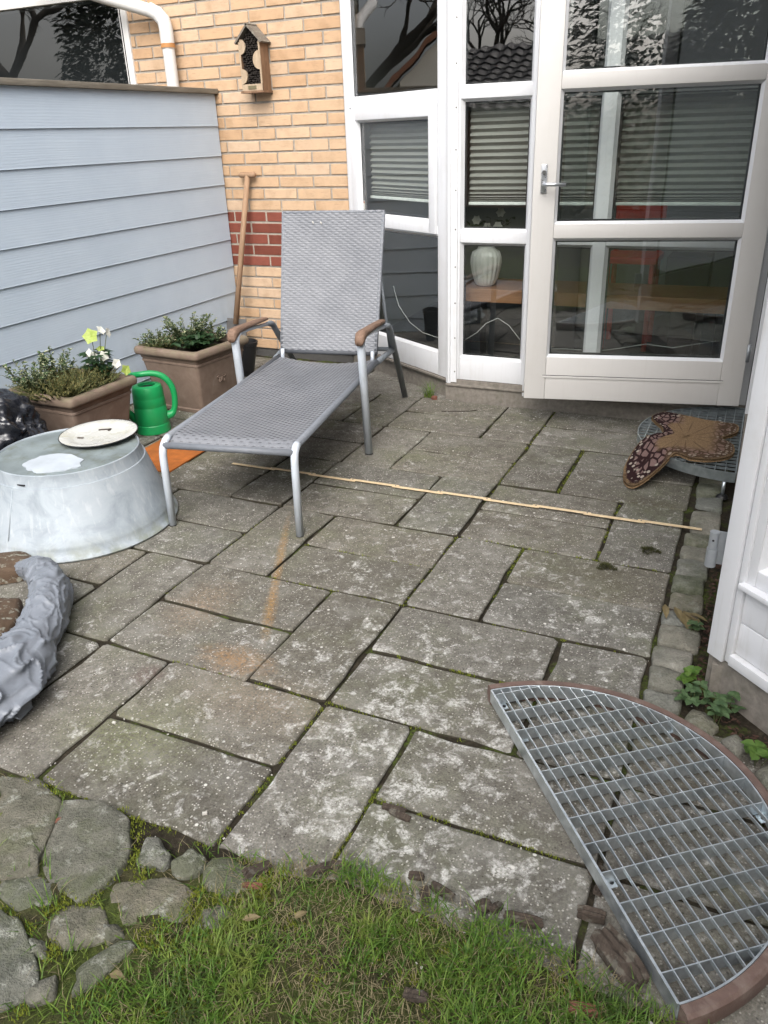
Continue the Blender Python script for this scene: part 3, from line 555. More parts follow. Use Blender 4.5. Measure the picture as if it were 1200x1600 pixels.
for c in range(37):
    z = ZB + c * CH + .006; red = 8 <= c < 13; key = 'redbrick' if red else 'brick'
    x = XR; first = (c % 2 == 0); lim = -3.80 if z > 1.45 else -3.30
    while x > lim + .02:
        L = BH if first else BF; first = False
        if x - L < lim: L2 = x - lim; sc = L2 / BF; me = bm_full[key][0]
        else: sc = 1; L2 = L; me = rnd.choice(bm_half[key] if L == BH else bm_full[key])
        place(me, 'brick', (x - L2 / 2 + rnd.uniform(-.001, .001), YB + rnd.uniform(-.0012, .0015), z + rnd.uniform(-.0008, .0008)), wall, (0, 0, R_(rnd.uniform(-.2, .2))), (sc, 1, 1))
        x -= L2 + .0115
pb = MB(); pb.box(-3.3, -2.36, YB + .012, YB + .2, -.2, ZB); o = pb.build('plinth', M['plinth_dark'], wall)
rv = MB(); rv.box(XR - .003, XR + .012, YB + .002, YB + .12, ZB, 2.55); rv.build('reveal_mortar', M['mortar'], wall)

# ------------------------------------------------------------------ WINDOWS
def frame_bar(Mx, u0, u1, z0, z1, d0, d1, name, mat, parent, bev=.003):
    m = MB(); m.box(u0, u1, d0, d1, z0, z1, Mx, bev=bev); return m.build(name, mat, parent, auto=35)
def pane(Mx, u0, u1, z0, z1, d, parent, name='pane'):
    m = MB(); m.add([Mx @ Vector(p) for p in ((u0, d, z0), (u1, d, z0), (u1, d, z1), (u0, d, z1))], [(0, 1, 2, 3)]); g_ = m.build(name, M['glass'], parent, recalc=False)
    q = MB(); w_ = .0075; o_ = [(u0, z0), (u1, z0), (u1, z1), (u0, z1)]; i_ = [(u0 + w_ + .009, z0 + w_ + .009), (u1 - w_ - .009, z0 + w_ + .009), (u1 - w_ - .009, z1 - w_ - .009), (u0 + w_ + .009, z1 - w_ - .009)]
    q.add([Mx @ Vector((a, d - .004, b)) for a, b in o_] + [Mx @ Vector((a, d - .004, b)) for a, b in i_] + [Mx @ Vector((a, d - .018, b)) for a, b in i_], [(k, (k + 1) % 4, 4 + (k + 1) % 4, 4 + k) for k in range(4)] + [(4 + k, 4 + (k + 1) % 4, 8 + (k + 1) % 4, 8 + k) for k in range(4)]); q.build('glazing_spacer', M['spacer'], g_, recalc=False); return g_
def bead(Mx, u0, u1, z0, z1, d0, d1, w_, parent, name='glazing_bead', mat=None):
    """bevelled bead that frames a pane"""
    m = MB(); o = [(u0, z0), (u1, z0), (u1, z1), (u0, z1)]; i = [(u0 + w_, z0 + w_), (u1 - w_, z0 + w_), (u1 - w_, z1 - w_), (u0 + w_, z1 - w_)]
    vs = [Mx @ Vector((a, d1, b)) for a, b in o] + [Mx @ Vector((a, d0, b)) for a, b in i]
    m.add(vs, [(k, (k + 1) % 4, 4 + (k + 1) % 4, 4 + k) for k in range(4)]); return m.build(name, mat or M['white'], parent, recalc=False)
def blind(Mx, u0, u1, zb, zt, d, label, rail=True):
    t = thing('pleated_blind', Mx @ Vector(((u0 + u1) / 2, d, zb)), label, 'blind', 'grey pleated blinds behind the panes')
    m = MB(); rows = []; z = zt; k = 0
    while z > zb + .012:
        rows.append((z, d + (.008 if k % 2 else -.008))); step = .0155 if z > zb + .10 else max(.004, .0155 * (z - zb) / .10); z -= step; k += 1
    for i, (z, dd) in enumerate(rows): m.v += [tuple(Mx @ Vector((u0, dd, z))), tuple(Mx @ Vector((u1, dd, z)))]
    for i in range(len(rows) - 1): m.f.append((2 * i, 2 * i + 1, 2 * i + 3, 2 * i + 2))
    m.build('pleats', M['blind'], t, recalc=False)
    frame_bar(Mx, u0 - .002, u1 + .002, zb - .002, zb + .013, d - .014, d + .014, 'bottom_rail', M['blind_rail'], t)
    frame_bar(Mx, u0 - .002, u1 + .002, zt, zt + .025, d - .014, d + .014, 'head_rail', M['blind_rail'], t); return t
ZT = 2.28
# --- window angled between brick wall and front window
PA = Vector((-1.478, 4.055, 0)); AN = R_(32.0); DA = Vector((-math.cos(AN), math.sin(AN), 0)); NA = Vector((-math.sin(AN), -math.cos(AN), 0)); MA = plane_frame(PA, DA, NA)
wa = thing('angled_window', PA, 'white angled window with an opening casement beside the brick wall', 'window'); LA = .993
frame_bar(MA, .036, .108, .112, ZT, -.06, 0, 'frame_stile', M['white'], wa); frame_bar(MA, .935, LA, .112, ZT, -.06, 0, 'frame_stile', M['white'], wa)
frame_bar(MA, .108, .935, .112, .236, -.058, -.004, 'bottom_rail', M['white'], wa); frame_bar(MA, .108, .935, .858, .905, -.058, -.003, 'rail', M['white'], wa); frame_bar(MA, .108, .935, 1.472, 1.534, -.058, -.003, 'rail', M['white'], wa); frame_bar(MA, .108, .935, 2.22, ZT, -.058, -.003, 'rail', M['white'], wa)
bead(MA, .108, .935, .236, .858, -.028, -.006, .012, wa); bead(MA, .108, .935, 1.534, 2.22, -.028, -.006, .012, wa)
pane(MA, .112, .93, .24, .856, -.03, wa); pane(MA, .112, .93, 1.538, 2.218, -.03, wa)
sa = frame_bar(MA, .116, .172, .868, 1.482, -.035, .012, 'casement_stile', M['white'], wa); frame_bar(MA, .868, .927, .868, 1.482, -.035, .012, 'casement_stile', M['white'], wa)
frame_bar(MA, .172, .868, .868, .926, -.035, .010, 'casement_rail', M['white'], wa); frame_bar(MA, .172, .868, 1.424, 1.482, -.035, .010, 'casement_rail', M['white'], wa)
bead(MA, .172, .868, .926, 1.424, -.018, .008, .012, wa); pane(MA, .176, .865, .93, 1.42, -.02, wa)
bl_ = MB(); bl_.box(.20, .235, -.002, .0005, .874, .879, MA); bl_.build('drain_slot', M['black'], wa)
g2 = MB(); g2.box(.93, .94, -.01, -.0008, .86, 1.49, MA); g2.build('gap_shade', M['black'], wa)  # black strip that paints the shaded gap between casement and frame
pl_ = MB(); pl_.box(-.01, LA + .2, -.25, -.012, -.2, .098, MA); pl_.build('plinth', M['plinth'], wa)
pl_ = MB(); pl_.box(-.005, LA, -.06, .010, .098, .109, MA); pl_.build('sill_strip', M['plinth'], wa)
blind(MA, .178, .86, 1.012, 1.475, -.085, 'grey pleated blind behind the opening casement of the angled window')
tg = MB(); tg.box(.848, .862, -.024, -.0225, .95, 1.0, MA); tg2 = tg.build('sticker', M['paper'], wa); tg = MB(); tg.box(.849, .861, -.0222, -.0218, .985, .997, MA); tg.build('sticker_print', M['paper_r'], tg2)
# corner post between the two windows (with a row of screws)
cp = thing('corner_post', (-1.478, 4.05, .1), 'white corner post with a row of small screws between the windows', 'post')
m = MB(); m.prism([(-1.478 + .0, 4.045), (-1.438, 4.045), (-1.438, 4.10), (-1.478, 4.11), (-1.512, 4.09), (-1.510, 4.072), (-1.494, 4.058)], .10, ZT); m.build('post', M['white'], cp, auto=20)
m = MB(); m.prism([(-1.500, 4.050), (-1.484, 4.036), (-1.474, 4.036), (-1.470, 4.046), (-1.49, 4.062)], .095, ZT); m.build('cover_strip', M['white'], cp, auto=20)
for k in range(11):
    m = MB(); m.lathe([(0, 0), (.004, 0), (.0045, -.002)], 10); me = m.mesh('screw', M['steel']); place(me, 'screw', (-1.4475, 4.0440, .16 + k * .185), cp, (R_(90), 0, 0))
# --- front window
MF = plane_frame((0, 4.05, 0), (1, 0, 0), (0, -1, 0))
wf = thing('front_window', (-.7, 4.05, .1), 'white framed window wall of three rows behind the open door', 'window')
STI = [(-1.438, -1.424), (-1.078, -1.012), (-.752, -.692), (-.06, .03)]
for u0, u1 in STI: frame_bar(MF, u0, u1, .118, ZT, -.06, .002 if u0 > -1.2 else .0, 'frame_stile', M['white'], wf)
for (u0, u1) in ((-1.424, -1.078), (-1.012, -.752), (-.692, -.06)):
    for z0, z1 in ((.118, .238), (.836, .892), (1.490, 1.538), (2.22, ZT)): frame_bar(MF, u0, u1, z0, z1, -.058, -.002, 'rail', M['white'], wf)
    for z0, z1 in ((.238, .836), (.892, 1.490), (1.538, 2.22)):
        bead(MF, u0, u1, z0, z1, -.024, -.004, .013, wf); pane(MF, u0 + .003, u1 - .003, z0 + .003, z1 - .003, -.026, wf)
        if z0 == .892: blind(MF, u0 + .018, u1 - .018, 1.012, 1.468, -.09, {-1.424: 'grey pleated blind behind the narrow pane left of the door', -1.012: 'grey pleated blind seen through the left part of the door glass', -.692: 'wide grey pleated blind seen through the right part of the door glass'}[u0])
for q in (.012, .026): frame_bar(MF, -1.075 + q, -1.066 + q, .06, ZT, .002, .014, 'weather_strip', M['white'], wf)
m = MB(); m.box(-1.50, .06, -.3, .006, -.2, .088, MF); m.build('plinth', M['plinth'], wf); m = MB(); m.box(-1.49, .05, -.06, .0, .088, .116, MF, bev=.003); m.build('sill', M['plinth'], wf); m = MB(); m.box(-1.495, .05, -.02, .016, .080, .092, MF, bev=.003); m.build('sill_lip', M['plinth'], wf)

# --- open glazed door
PD = Vector((-.975, 3.735, .148)); DD = Vector((.9815, .1915, 0)).normalized(); ND = Vector((DD.y, -DD.x, 0)); MD = plane_frame(PD, DD, ND); WD = .995; HD = 1.99
dr = thing('glazed_door', PD, 'open white glazed door with lever handle standing over the patio', 'door')
frame_bar(MD, 0, .100, 0, HD, -.05, 0, 'stile', M['door'], dr, .004); frame_bar(MD, WD - .098, WD, 0, HD, -.05, 0, 'stile', M['door'], dr, .004)
RZ = [(0, .208), (.752, .812), (1.350, 1.408), (HD - .1, HD)]
for z0, z1 in RZ: frame_bar(MD, .100, WD - .098, z0, z1, -.05, -.0015, 'rail', M['door'], dr, .004)
for (a, b_) in zip(RZ, RZ[1:]):
    bead(MD, .100, WD - .098, a[1], b_[0], -.020, -.003, .012, dr, 'glazing_bead', M['white']); bead(MD, .100, WD - .098, a[1], b_[0], -.032, -.05, .012, dr, 'inner_bead', M['white']); pane(MD, .103, WD - .10, a[1] + .002, b_[0] - .002, -.024, dr)
for z0 in (.118,):
    m = MB(); m.box(.085, WD - .085, -.0012, .0006, z0, z0 + .003, MD); m.build('panel_groove', M['plinth_dark'], dr); m = MB(); m.box(.085, WD - .085, -.0012, .0030, z0 - .010, z0, MD, bev=.001); m.build('panel_moulding', M['door'], dr)
hd = frame_bar(MD, .034, .060, .945, 1.062, .0, .009, 'lock_plate', M['chrome'], dr, .003)
m = MB(); m.lathe([(0, .014), (.009, .014), (.0095, 0)], 20); m.xf(MD @ Matrix.Translation((.047, .009, 1.03)) @ Matrix.Rotation(R_(-90), 4, 'X')); m.build('lock_cylinder', M['lockdark'], hd, auto=40)
m = MB(); m.tube([MD @ Vector(p) for p in ((.047, .004, .982), (.047, .036, .982), (.052, .046, .982), (.066, .05, .982), (.145, .05, .980))], [.008, .0075, .008, .0085, .007], 12); m.build('lever_handle', M['chrome'], dr, smooth=True)
for zz in (.25, 1.0, 1.75):
    m = MB(); m.tube([MD @ Vector((WD + .004, -.004, zz - .04)), MD @ Vector((WD + .004, -.004, zz + .04))], .009, 12); m.build('hinge', M['hinge'], dr, smooth=True)

# --- right: door opening, near post and diagonal wall
A2 = Vector((.022, 1.900, 0)); AN2 = R_(-42.2); D2 = Vector((math.cos(AN2), math.sin(AN2), 0)); N2 = Vector((D2.y, -D2.x, 0)); 
if N2.x > 0: N2 = -N2
MR = plane_frame(A2, D2, N2); LR = 1.26
wr = thing('diagonal_window_bay', A2, 'weathered white boarded window bay on a concrete base at the right edge', 'window')
frame_bar(MR, .0, .050, .104, 2.35, -.05, .0, 'cover_board', M['post'], wr, .002); frame_bar(MR, .0535, .072, .112, 2.35, -.05, -.004, 'frame_stile', M['post'], wr, .003)
frame_bar(MR, .072, LR, .112, .142, -.05, .003, 'bottom_rail', M['post'], wr); frame_bar(MR, .072, LR, .144, .234, -.05, -.014, 'panel_board', M['post'], wr, .004); frame_bar(MR, .072, LR, .236, .334, -.05, -.014, 'panel_board', M['post'], wr, .004)
frame_bar(MR, .066, LR, .335, .349, -.05, .010, 'sill', M['post'], wr, .003); frame_bar(MR, .072, .096, .349, 2.2, -.05, -.010, 'sash_stile', M['white'], wr); frame_bar(MR, .096, LR, .349, .392, -.05, -.012, 'sash_rail', M['white'], wr); frame_bar(MR, .072, LR, 2.2, 2.35, -.05, -.006, 'head', M['post'], wr)
bead(MR, .096, LR, .392, 2.2, -.032, -.013, .012, wr); pane(MR, .10, LR, .396, 2.198, -.034, wr)
m = MB(); m.box(-.003, LR, -.3, -.014, -.2, .103, MR); m.build('plinth', M['plinth'], wr)
# boards of the doorway jamb behind the post
dw = thing('doorway', (.08, 2.9, .1), 'white frame of the open double doorway behind the near post', 'doorway')
m = MB(); m.box(.026, .10, 1.905, 1.965, .10, 2.25, bev=.003); m.build('jamb', M['post'], dw); m = MB(); m.box(.032, .10, 3.93, 4.04, .10, 2.25, bev=.003); m.build('jamb', M['white'], dw); m = MB(); m.box(.026, .10, 1.965, 3.93, 2.16, 2.25, bev=.003); m.build('head', M['white'], dw)
m = MB(); m.box(.035, .16, 1.965, 3.93, .085, .115, bev=.004); m.build('threshold', M['plinth'], dw); m = MB(); m.box(.040, .3, 1.88, 4.1, -.2, .085); m.build('plinth', M['plinth'], dw)
hg = thing('hinge', (0, 1.93, .35), 'grey lift-off hinge screwed to the near white post', 'hinge')
m = MB(); m.tube([(-.005, 1.925, .395), (-.005, 1.925, .440)], .0115, 16); m.build('upper_knuckle', M['hinge'], hg, auto=40); m = MB(); m.tube([(-.005, 1.925, .345), (-.005, 1.925, .394)], .0135, 16); m.build('lower_knuckle', M['hinge'], hg, auto=40)
m = MB(); m.box(.004, .0255, 1.934, 1.938, .347, .438, bev=.001); m.build('leaf_plate', M['hinge'], hg); m = MB(); m.lathe([(0, 0), (.003, 0), (.003, -.003)], 8); place(m.mesh('screw', M['black']), 'screw', (-.006, 1.9130, .42), hg, (R_(90), 0, 0))

# --- house volume around the rooms
hv = thing('house_shell', (1, 6, 0), 'house body and dark rooms behind the windows', 'house')
def hbox(name, *a, mat='room'): m = MB(); m.box(*a); return m.build(name, M[mat], hv)
hbox('back_wall', -2.4, 4.1, 7.0, 7.1, 0, 2.5); hbox('side_wall', 4.0, 4.1, -1.5, 7.0, 0, 2.5); hbox('inner_wall', -2.5, -2.4, 4.75, 7.0, 0, 2.5); hbox('end_wall', .96, 4.0, -1.6, -1.5, 0, 2.5)
m = MB(); m.prism([(-2.4, 4.68), (-1.45, 4.12), (.1, 4.12), (.17, 4.05), (.17, 1.95), (1.02, 1.15), (1.02, -1.5), (4.0, -1.5), (4.0, 7.0), (-2.4, 7.0)], .02, .08); m.build('floor', M['room_floor'], hv)
m = MB(); m.prism([(-2.5, 4.55), (-1.46, 3.92), (.0, 3.92), (-.12, 1.84), (.86, .98), (.86, -1.7), (4.1, -1.7), (4.1, 7.1), (-2.5, 7.1)], 2.36, 2.46); m.build('ceiling', M['room'], hv)
m = MB(); m.box(.95, 1.02, -1.6, 1.05, -.2, 2.36); m.build('outer_wall', M['post'], hv); m = MB(); m.box(-2.40, -2.30, 4.62, 4.75, .1, 2.4); m.build('inner_wall', M['room'], hv)
rf = MB(); rf.prism([(-8, 4.50), (-2.42, 4.50), (-1.5, 3.93), (-.03, 3.93), (-.08, 1.84), (.82, 1.0), (.82, -1.9), (4.3, -1.9), (4.3, 9.5), (-8, 9.5)], 2.60, 2.78); rf.build('roof_edge', M['rooft'], hv)
sf = MB(); sf.prism([(-8, 4.52), (-2.41, 4.52), (-1.49, 3.95), (-.02, 3.95), (-.06, 1.85), (.84, 1.02), (.84, -1.8), (4.2, -1.8), (4.2, 9.4), (-8, 9.4)], 2.46, 2.60); sf.build('soffit', M['white'], hv)

# --- neighbour's window behind the fence
nw = thing('side_window', (-4.5, YB, 1.6), 'dark window with white frame reflecting bare branches above the fence', 'window')
MN = plane_frame((0, YB, 0), (1, 0, 0), (0, -1, 0))
frame_bar(MN, -3.858, -3.80, 1.2, 2.30, -.08, .012, 'frame_stile', M['pipe'], nw); frame_bar(MN, -3.848, -3.842, 1.2, 2.2, .012, .014, 'frame_groove', M['black'], nw, 0); frame_bar(MN, -6.2, -3.858, 2.168, 2.30, -.08, .010, 'head_rail', M['pipe'], nw); frame_bar(MN, -6.3, -6.2, 1.2, 2.30, -.08, .010, 'frame_stile', M['pipe'], nw)
pane(MN, -6.2, -3.858, 1.2, 2.168, -.02, nw); m = MB(); m.box(-6.3, -3.80, -.5, -.45, 1.1, 2.4, MN); m.build('dark_backing', M['fbox'], nw)
m = MB(); m.box(-8, -3.80, -.45, -.015, -.1, 1.2, MN); m.build('wall_below', M['brick'], nw); m = MB(); m.box(-8, -6.3, -.45, -.01, 1.2, 2.46, MN); m.build('wall_beside', M['brick'], nw); m = MB(); m.box(-6.3, -2.33, -.45, -.10, 2.302, 2.46, MN); m.build('lintel', M['room'], nw)
# --- downpipe
dp = thing('downpipe', (-3.47, 4.53, 1.3), 'white downpipe with a brownish band and slanting elbow by the brick wall', 'pipe')
m = MB(); m.tube([(-3.47, 4.535, .3), (-3.47, 4.535, 1.90)], .037, 20); m.build('pipe', M['pipe'], dp, auto=50)
m = MB(); m.tube([(-3.47, 4.535, 1.86), (-3.47, 4.535, 1.965), (-3.478, 4.533, 2.005), (-3.51, 4.528, 2.04), (-3.56, 4.52, 2.065)], .041, 20); m.build('elbow', M['pipe'], dp, auto=50)
m = MB(); m.tube([(-3.54, 4.523, 2.055), (-4.05, 4.42, 2.21), (-4.4, 4.36, 2.40)], .037, 20); m.build('sloping_pipe', M['pipe'], dp, auto=50); m = MB(); m.tube([(-3.47, 4.535, 1.862), (-3.47, 4.535, 1.886)], .0425, 20); m.build('band', M['pipe_band'], dp, auto=50)

# ------------------------------------------------------------------ FENCE
XF = -3.215
fe = thing('siding_fence', (XF, 3.4, 0), 'pale blue grey lap siding fence with a wooden cap', 'fence')
zs = [1.428, 1.259, 1.091, .924, .757, .590, .423, .256, .089]
tops = [1.603] + zs; 
for i, zb in enumerate(zs + [-.08]):
    zt = tops[i] + (.012 if i else 0); y0, y1 = 1.0, 4.583; m = MB(); ns = 24
    prof = [(.004, zt), (-.0 + .012, zb + .004), (.013, zb), (.003, zb), (-.004, zb + .02), (-.004, zt)]
    for k in range(ns + 1):
        y = y0 + (y1 - y0) * k / ns
        for (dx, z) in prof: m.v.append((XF + dx, y, z))
    n = len(prof)
    for k in range(ns):
        for q in range(n): m.f.append((k * n + q, k * n + (q + 1) % n, (k + 1) * n + (q + 1) % n, (k + 1) * n + q))
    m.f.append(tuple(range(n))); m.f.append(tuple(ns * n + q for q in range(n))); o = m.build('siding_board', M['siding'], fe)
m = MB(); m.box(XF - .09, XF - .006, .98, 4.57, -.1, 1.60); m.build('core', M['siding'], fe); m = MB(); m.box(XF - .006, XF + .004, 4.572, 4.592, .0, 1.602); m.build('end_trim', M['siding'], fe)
m = MB(); m.box(XF - .115, XF + .030, .95, 4.597, 1.604, 1.632, bev=.003); m.build('cap', M['cap'], fe, auto=35)
# ------------------------------------------------------------------ LOUNGER
TH = R_(10.5); LO = Vector((-1.683, 2.235, 0)); ML = Matrix.Translation(LO) @ Matrix.Rotation(TH, 4, 'Z')
lo = thing('sun_lounger', LO, 'grey woven garden lounger with raised back and wooden armrests', 'lounger')
LP = lambda *p: ML @ Vector(p)
def arc_pts(p0, c, p1, n=6):
    p0, c, p1 = Vector(p0), Vector(c), Vector(p1)
    return [(p0 * (1 - t) ** 2 + c * 2 * t * (1 - t) + p1 * t * t) for t in [i / n for i in range(n + 1)]]
HWS = .247
def seat_z(l, u):                 # slight sag, deeper towards the back and the middle
    return .338 - .018 * math.sin(math.pi * min(1, max(0, l / 1.22))) * (1 - u * u) - .028 * smoothstep(.75, 1.22, l) * (1 - u * u)
def weave(name, pos, lu, lv, rows, cols, amp, mat, parent):
    """ribbon strands that pass over and under; pos(u, v, d) -> point, d is the offset along the normal"""
    m = MB(); seg = cols * 4
    for i in range(rows):
        v0 = (i - .03) / rows; v1 = (i + 1.03) / rows; base = len(m.v)
        for k in range(seg + 1):
            u = k / seg; d = amp * math.sin(math.pi * (u * cols + (i % 2))) ; d = amp * math.tanh(1.8 * d / amp)
            m.v += [tuple(pos(u, v0, d - .0011)), tuple(pos(u, v0 + (v1 - v0) * .28, d)), tuple(pos(u, v0 + (v1 - v0) * .72, d)), tuple(pos(u, v1, d - .0011))]
        for k in range(seg):
            a = base + 4 * k
            for q in range(3): m.f.append((a + q, a + 4 + q, a + 5 + q, a + 1 + q))
    m.build(name, mat, parent, smooth=True, recalc=False)
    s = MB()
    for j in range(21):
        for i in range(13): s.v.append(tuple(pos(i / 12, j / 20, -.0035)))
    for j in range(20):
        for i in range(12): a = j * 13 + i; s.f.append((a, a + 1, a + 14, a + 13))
    s.build(name + '_shade_backing', M['wicker_back'], parent, recalc=False)  # dark sheet added to block light, its colour draws the shaded gaps of the weave
SL = 1.20
def seat_pos(u, v, d):
    l = .035 + v * SL; uu = u * 2 - 1; nose = .05 * smoothstep(.07, 0, l - .035) ** 2
    return LP(uu * HWS, l - .02 * smoothstep(.06, 0, l - .035), seat_z(l, uu) + .012 + d - nose * .6)
weave('woven_seat', seat_pos, .5, SL, 104, 27, .0014, M['wicker'], lo)
BL0, BZ0, BL1, BZ1 = 1.245, .375, 1.455, 1.022
def back_pos(u, v, d):
    uu = u * 2 - 1; t = v; l = BL0 + (BL1 - BL0) * t + .018 * math.sin(math.pi * t) * (1 - uu * uu); z = BZ0 + (BZ1 - BZ0) * t; hw = .252 + .010 * t
    nl, nz = -(BZ1 - BZ0), (BL1 - BL0); q = math.hypot(nl, nz); return LP(uu * hw, l + d * nl / q, z + d * nz / q)
weave('woven_back', back_pos, .5, .68, 60, 27, .0014, M['wicker'], lo)
for s in (-1, 1):
    m = MB(); m.tube([LP(s * .262, -.008, 0), LP(s * .262, 0, .27)] + [LP(*p) for p in arc_pts((s * .262, .002, .29), (s * .26, .008, .338), (s * .258, .055, .344))], .0145, 14); lg = m.build('front_leg', M['alu'], lo, smooth=True)
    m = MB(); m.tube([LP(s * .262, -.008, 0), LP(s * .262, -.008, .004)], .0152, 14); m.build('foot_cap', M['black'], lg, smooth=True)
    m = MB(); m.tube([LP(s * .258, .05, .344), LP(s * .258, .7, .340), LP(s * .262, 1.25, .345)], .0145, 12); m.build('side_rail', M['wicker_side'], lo, smooth=True)
    m = MB(); m.tube([LP(s * .266, 1.20, .345), LP(s * .292, 1.435, .352)], .0145, 12); m.build('rail_end', M['alu_dark'], lo, smooth=True)
    # arm loop: front leg, arm, rear leg
    a = [LP(s * .300, .860, 0), LP(s * .296, .822, .48)] + [LP(*p) for p in arc_pts((s * .296, .820, .50), (s * .295, .815, .552), (s * .297, .86, .556))]
    m = MB(); m.tube(a, .0185, 14); lg = m.build('arm_leg', M['alu'], lo, smooth=True); m = MB(); m.tube([LP(s * .300, .860, 0), LP(s * .300, .860, .004)], .0192, 14); m.build('foot_cap', M['black'], lg, smooth=True)
    m = MB(); m.tube([LP(s * .297, .85, .550), LP(s * .300, 1.0, .540), LP(s * .303, 1.24, .512)], .0085, 10); m.build('arm_tube', M['alu'], lo, smooth=True)
    b_ = [LP(s * .303, 1.22, .514)] + [LP(*p) for p in arc_pts((s * .303, 1.25, .510), (s * .305, 1.305, .506), (s * .304, 1.33, .468))] + [LP(s * .275, 1.755, 0)]
    m = MB(); m.tube(b_, [.010, .011] + [.0155] * 6 + [.0165], 14); m.build('rear_leg', M['alu_dark'], lo, smooth=True)
    # wooden armrest: thick rounded nose, thinner tail
    m = MB(); sec = []
    for (l, z, hw, ht) in ((.783, .537, .014, .012), (.786, .548, .020, .022), (.808, .560, .023, .023), (.85, .567, .022, .016), (.95, .563, .021, .012), (1.10, .554, .020, .010), (1.195, .547, .018, .008), (1.205, .546, .015, .005)):
        k0 = len(m.v)
        for q in range(10):
            an = 2 * math.pi * q / 10; cx_, cz_ = math.copysign(abs(math.cos(an)) ** .6, math.cos(an)), math.copysign(abs(math.sin(an)) ** .6, math.sin(an)); m.v.append(tuple(LP(s * .298 + cx_ * hw, l, z + cz_ * ht)))
        sec.append(k0)
    for a0, b0 in zip(sec, sec[1:]):
        for q in range(10): m.f.append((a0 + q, a0 + (q + 1) % 10, b0 + (q + 1) % 10, b0 + q))
    m.f.append(tuple(range(10))); m.f.append(tuple(sec[-1] + q for q in range(10))); m.build('armrest', M['teak'], lo, smooth=True)
    # back frame, hinge brackets and support strut
    m = MB(); m.tube([back_pos(.012 if s < 0 else .988, q, -.0085) for q in (0, .25, .5, .75, .988)], .0095, 12); m.build('back_frame', M['wicker_side'], lo, smooth=True)
    m = MB(); m.tube([LP(s * .235, 1.235, .39), LP(s * .235, 1.225, .335)], .010, 10); m.build('hinge_bracket', M['alu'], lo, smooth=True)
    m = MB(); m.tube([LP(s * .245, 1.40, .72), LP(s * .275, 1.43, .36)], .008, 8); m.build('support_strut', M['alu_dark'], lo, smooth=True)
m = MB(); m.tube([back_pos(.012, .988, -.0085), back_pos(.5, .99, -.0085), back_pos(.988, .988, -.0085)], .0095, 12); m.build('back_frame', M['wicker_side'], lo, smooth=True)
m = MB(); m.tube([back_pos(0, .0, -.006), back_pos(1, .0, -.006)], .011, 12); m.build('back_frame', M['wicker_back'], lo, smooth=True)
m = MB(); m.tube([LP(-.258, .012, .325), LP(.258, .012, .325)], .0125, 12); m.build('front_rail', M['wicker_side'], lo, smooth=True)
m = MB(); m.tube([LP(-.288, 1.43, .352), LP(.288, 1.43, .352)], .011, 10); m.build('cross_bar', M['alu_dark'], lo, smooth=True)
rs = random.Random(3); drop = MB()
for (u, v) in ((.31, .955), (.39, .952)):                          # two bird droppings on the backrest
    drop = MB(); pth = [back_pos(u + q * .004 - .004, v - .04 - q * .006 + .01, .0045) for q in range(4)]; drop.tube(pth, [.0015, .0035, .003, .0012], 6); drop.build('bird_dropping', M['fleck'], lo)

# ------------------------------------------------------------------ ZINC TUB, PLATE
TC = (-2.312, 2.088)
tub = thing('zinc_tub', (TC[0], TC[1], 0), 'upturned round zinc tub with patchy white bottom', 'tub')
m = MB(); pr = [(.362, .008), (.368, .003), (.372, .010), (.366, .018), (.356, .026), (.352, .048), (.349, .058), (.343, .066), (.283, .250), (.281, .256), (.276, .2565), (.2745, .262), (.266, .292), (.2655, .300), (.262, .302), (.259, .298), (.258, .283)]
m.lathe(pr, 96, (TC[0], TC[1], 0)); m.build('body', M['zinc'], tub, auto=50)
m = MB(); m.lathe([(.2585, .2955), (.250, .2945), (.244, .2965), (.236, .2945), (.228, .2965), (.2, .2955), (.0001, .2975)], 72, (TC[0], TC[1], 0)); m.build('bottom', M['tubtop'], tub, smooth=True)
m = MB(); pts = []
for k in range(40):
    a = 2 * math.pi * k / 40; q = 1 + .20 * fbm((math.cos(a) * 1.6, math.sin(a) * 1.6, 5)) + .03 * math.sin(a * 9); pts.append((TC[0] + .045 + .125 * q * math.cos(a) * .9, TC[1] - .125 + .088 * q * math.sin(a)))
m.prism(pts, .2940, .2988); m.build('white_patch', M['paintpatch'], tub)
m = MB(); m.box(TC[0] + .02, TC[0] + .052, TC[1] - .2745, TC[1] - .268, .266, .2705); m.build('slot', M['black'], tub)
m = MB(); m.tube([(TC[0] - .075, TC[1] - .343, .115), (TC[0] - .078, TC[1] - .356, .105), (TC[0] - .085, TC[1] - .372, .06), (TC[0] - .10, TC[1] - .39, .02), (TC[0] - .14, TC[1] - .40, .005), (TC[0] - .2, TC[1] - .385, .02), (TC[0] - .22, TC[1] - .345, .09)], .0065, 10); m.build('handle', M['zinc'], tub, smooth=True)
m = MB(); m.tube([(TC[0] - .012 + .0, TC[1] - .3405, .07), (TC[0] - .0, TC[1] - .283, .25)], .003, 6); m.build('seam', M['zinc'], tub, smooth=True)
pt = thing('enamel_plate', (-2.30, 2.25, .30), 'white enamel plate with dark rim and rusty dirt lying on the tub', 'plate')
PM = Matrix.Translation((-2.297, 2.243, .3005)) @ Matrix.Rotation(R_(1.5), 4, 'X')
m = MB(); m.lathe([(0.0001, .006), (.09, .006), (.102, .0085), (.112, .014), (.148, .0185), (.1505, .0175), (.149, .015), (.112, .010), (.10, .003), (.0001, .002)], 72); m.xf(PM); m.build('dish', M['enamel'], pt, smooth=True)
m = MB(); m.tube([PM @ Vector((.1505 * math.cos(2 * math.pi * k / 60), .1505 * math.sin(2 * math.pi * k / 60), .0172)) for k in range(61)], .0022, 6, False); m.build('rim', M['enamel_rim'], pt, smooth=True)
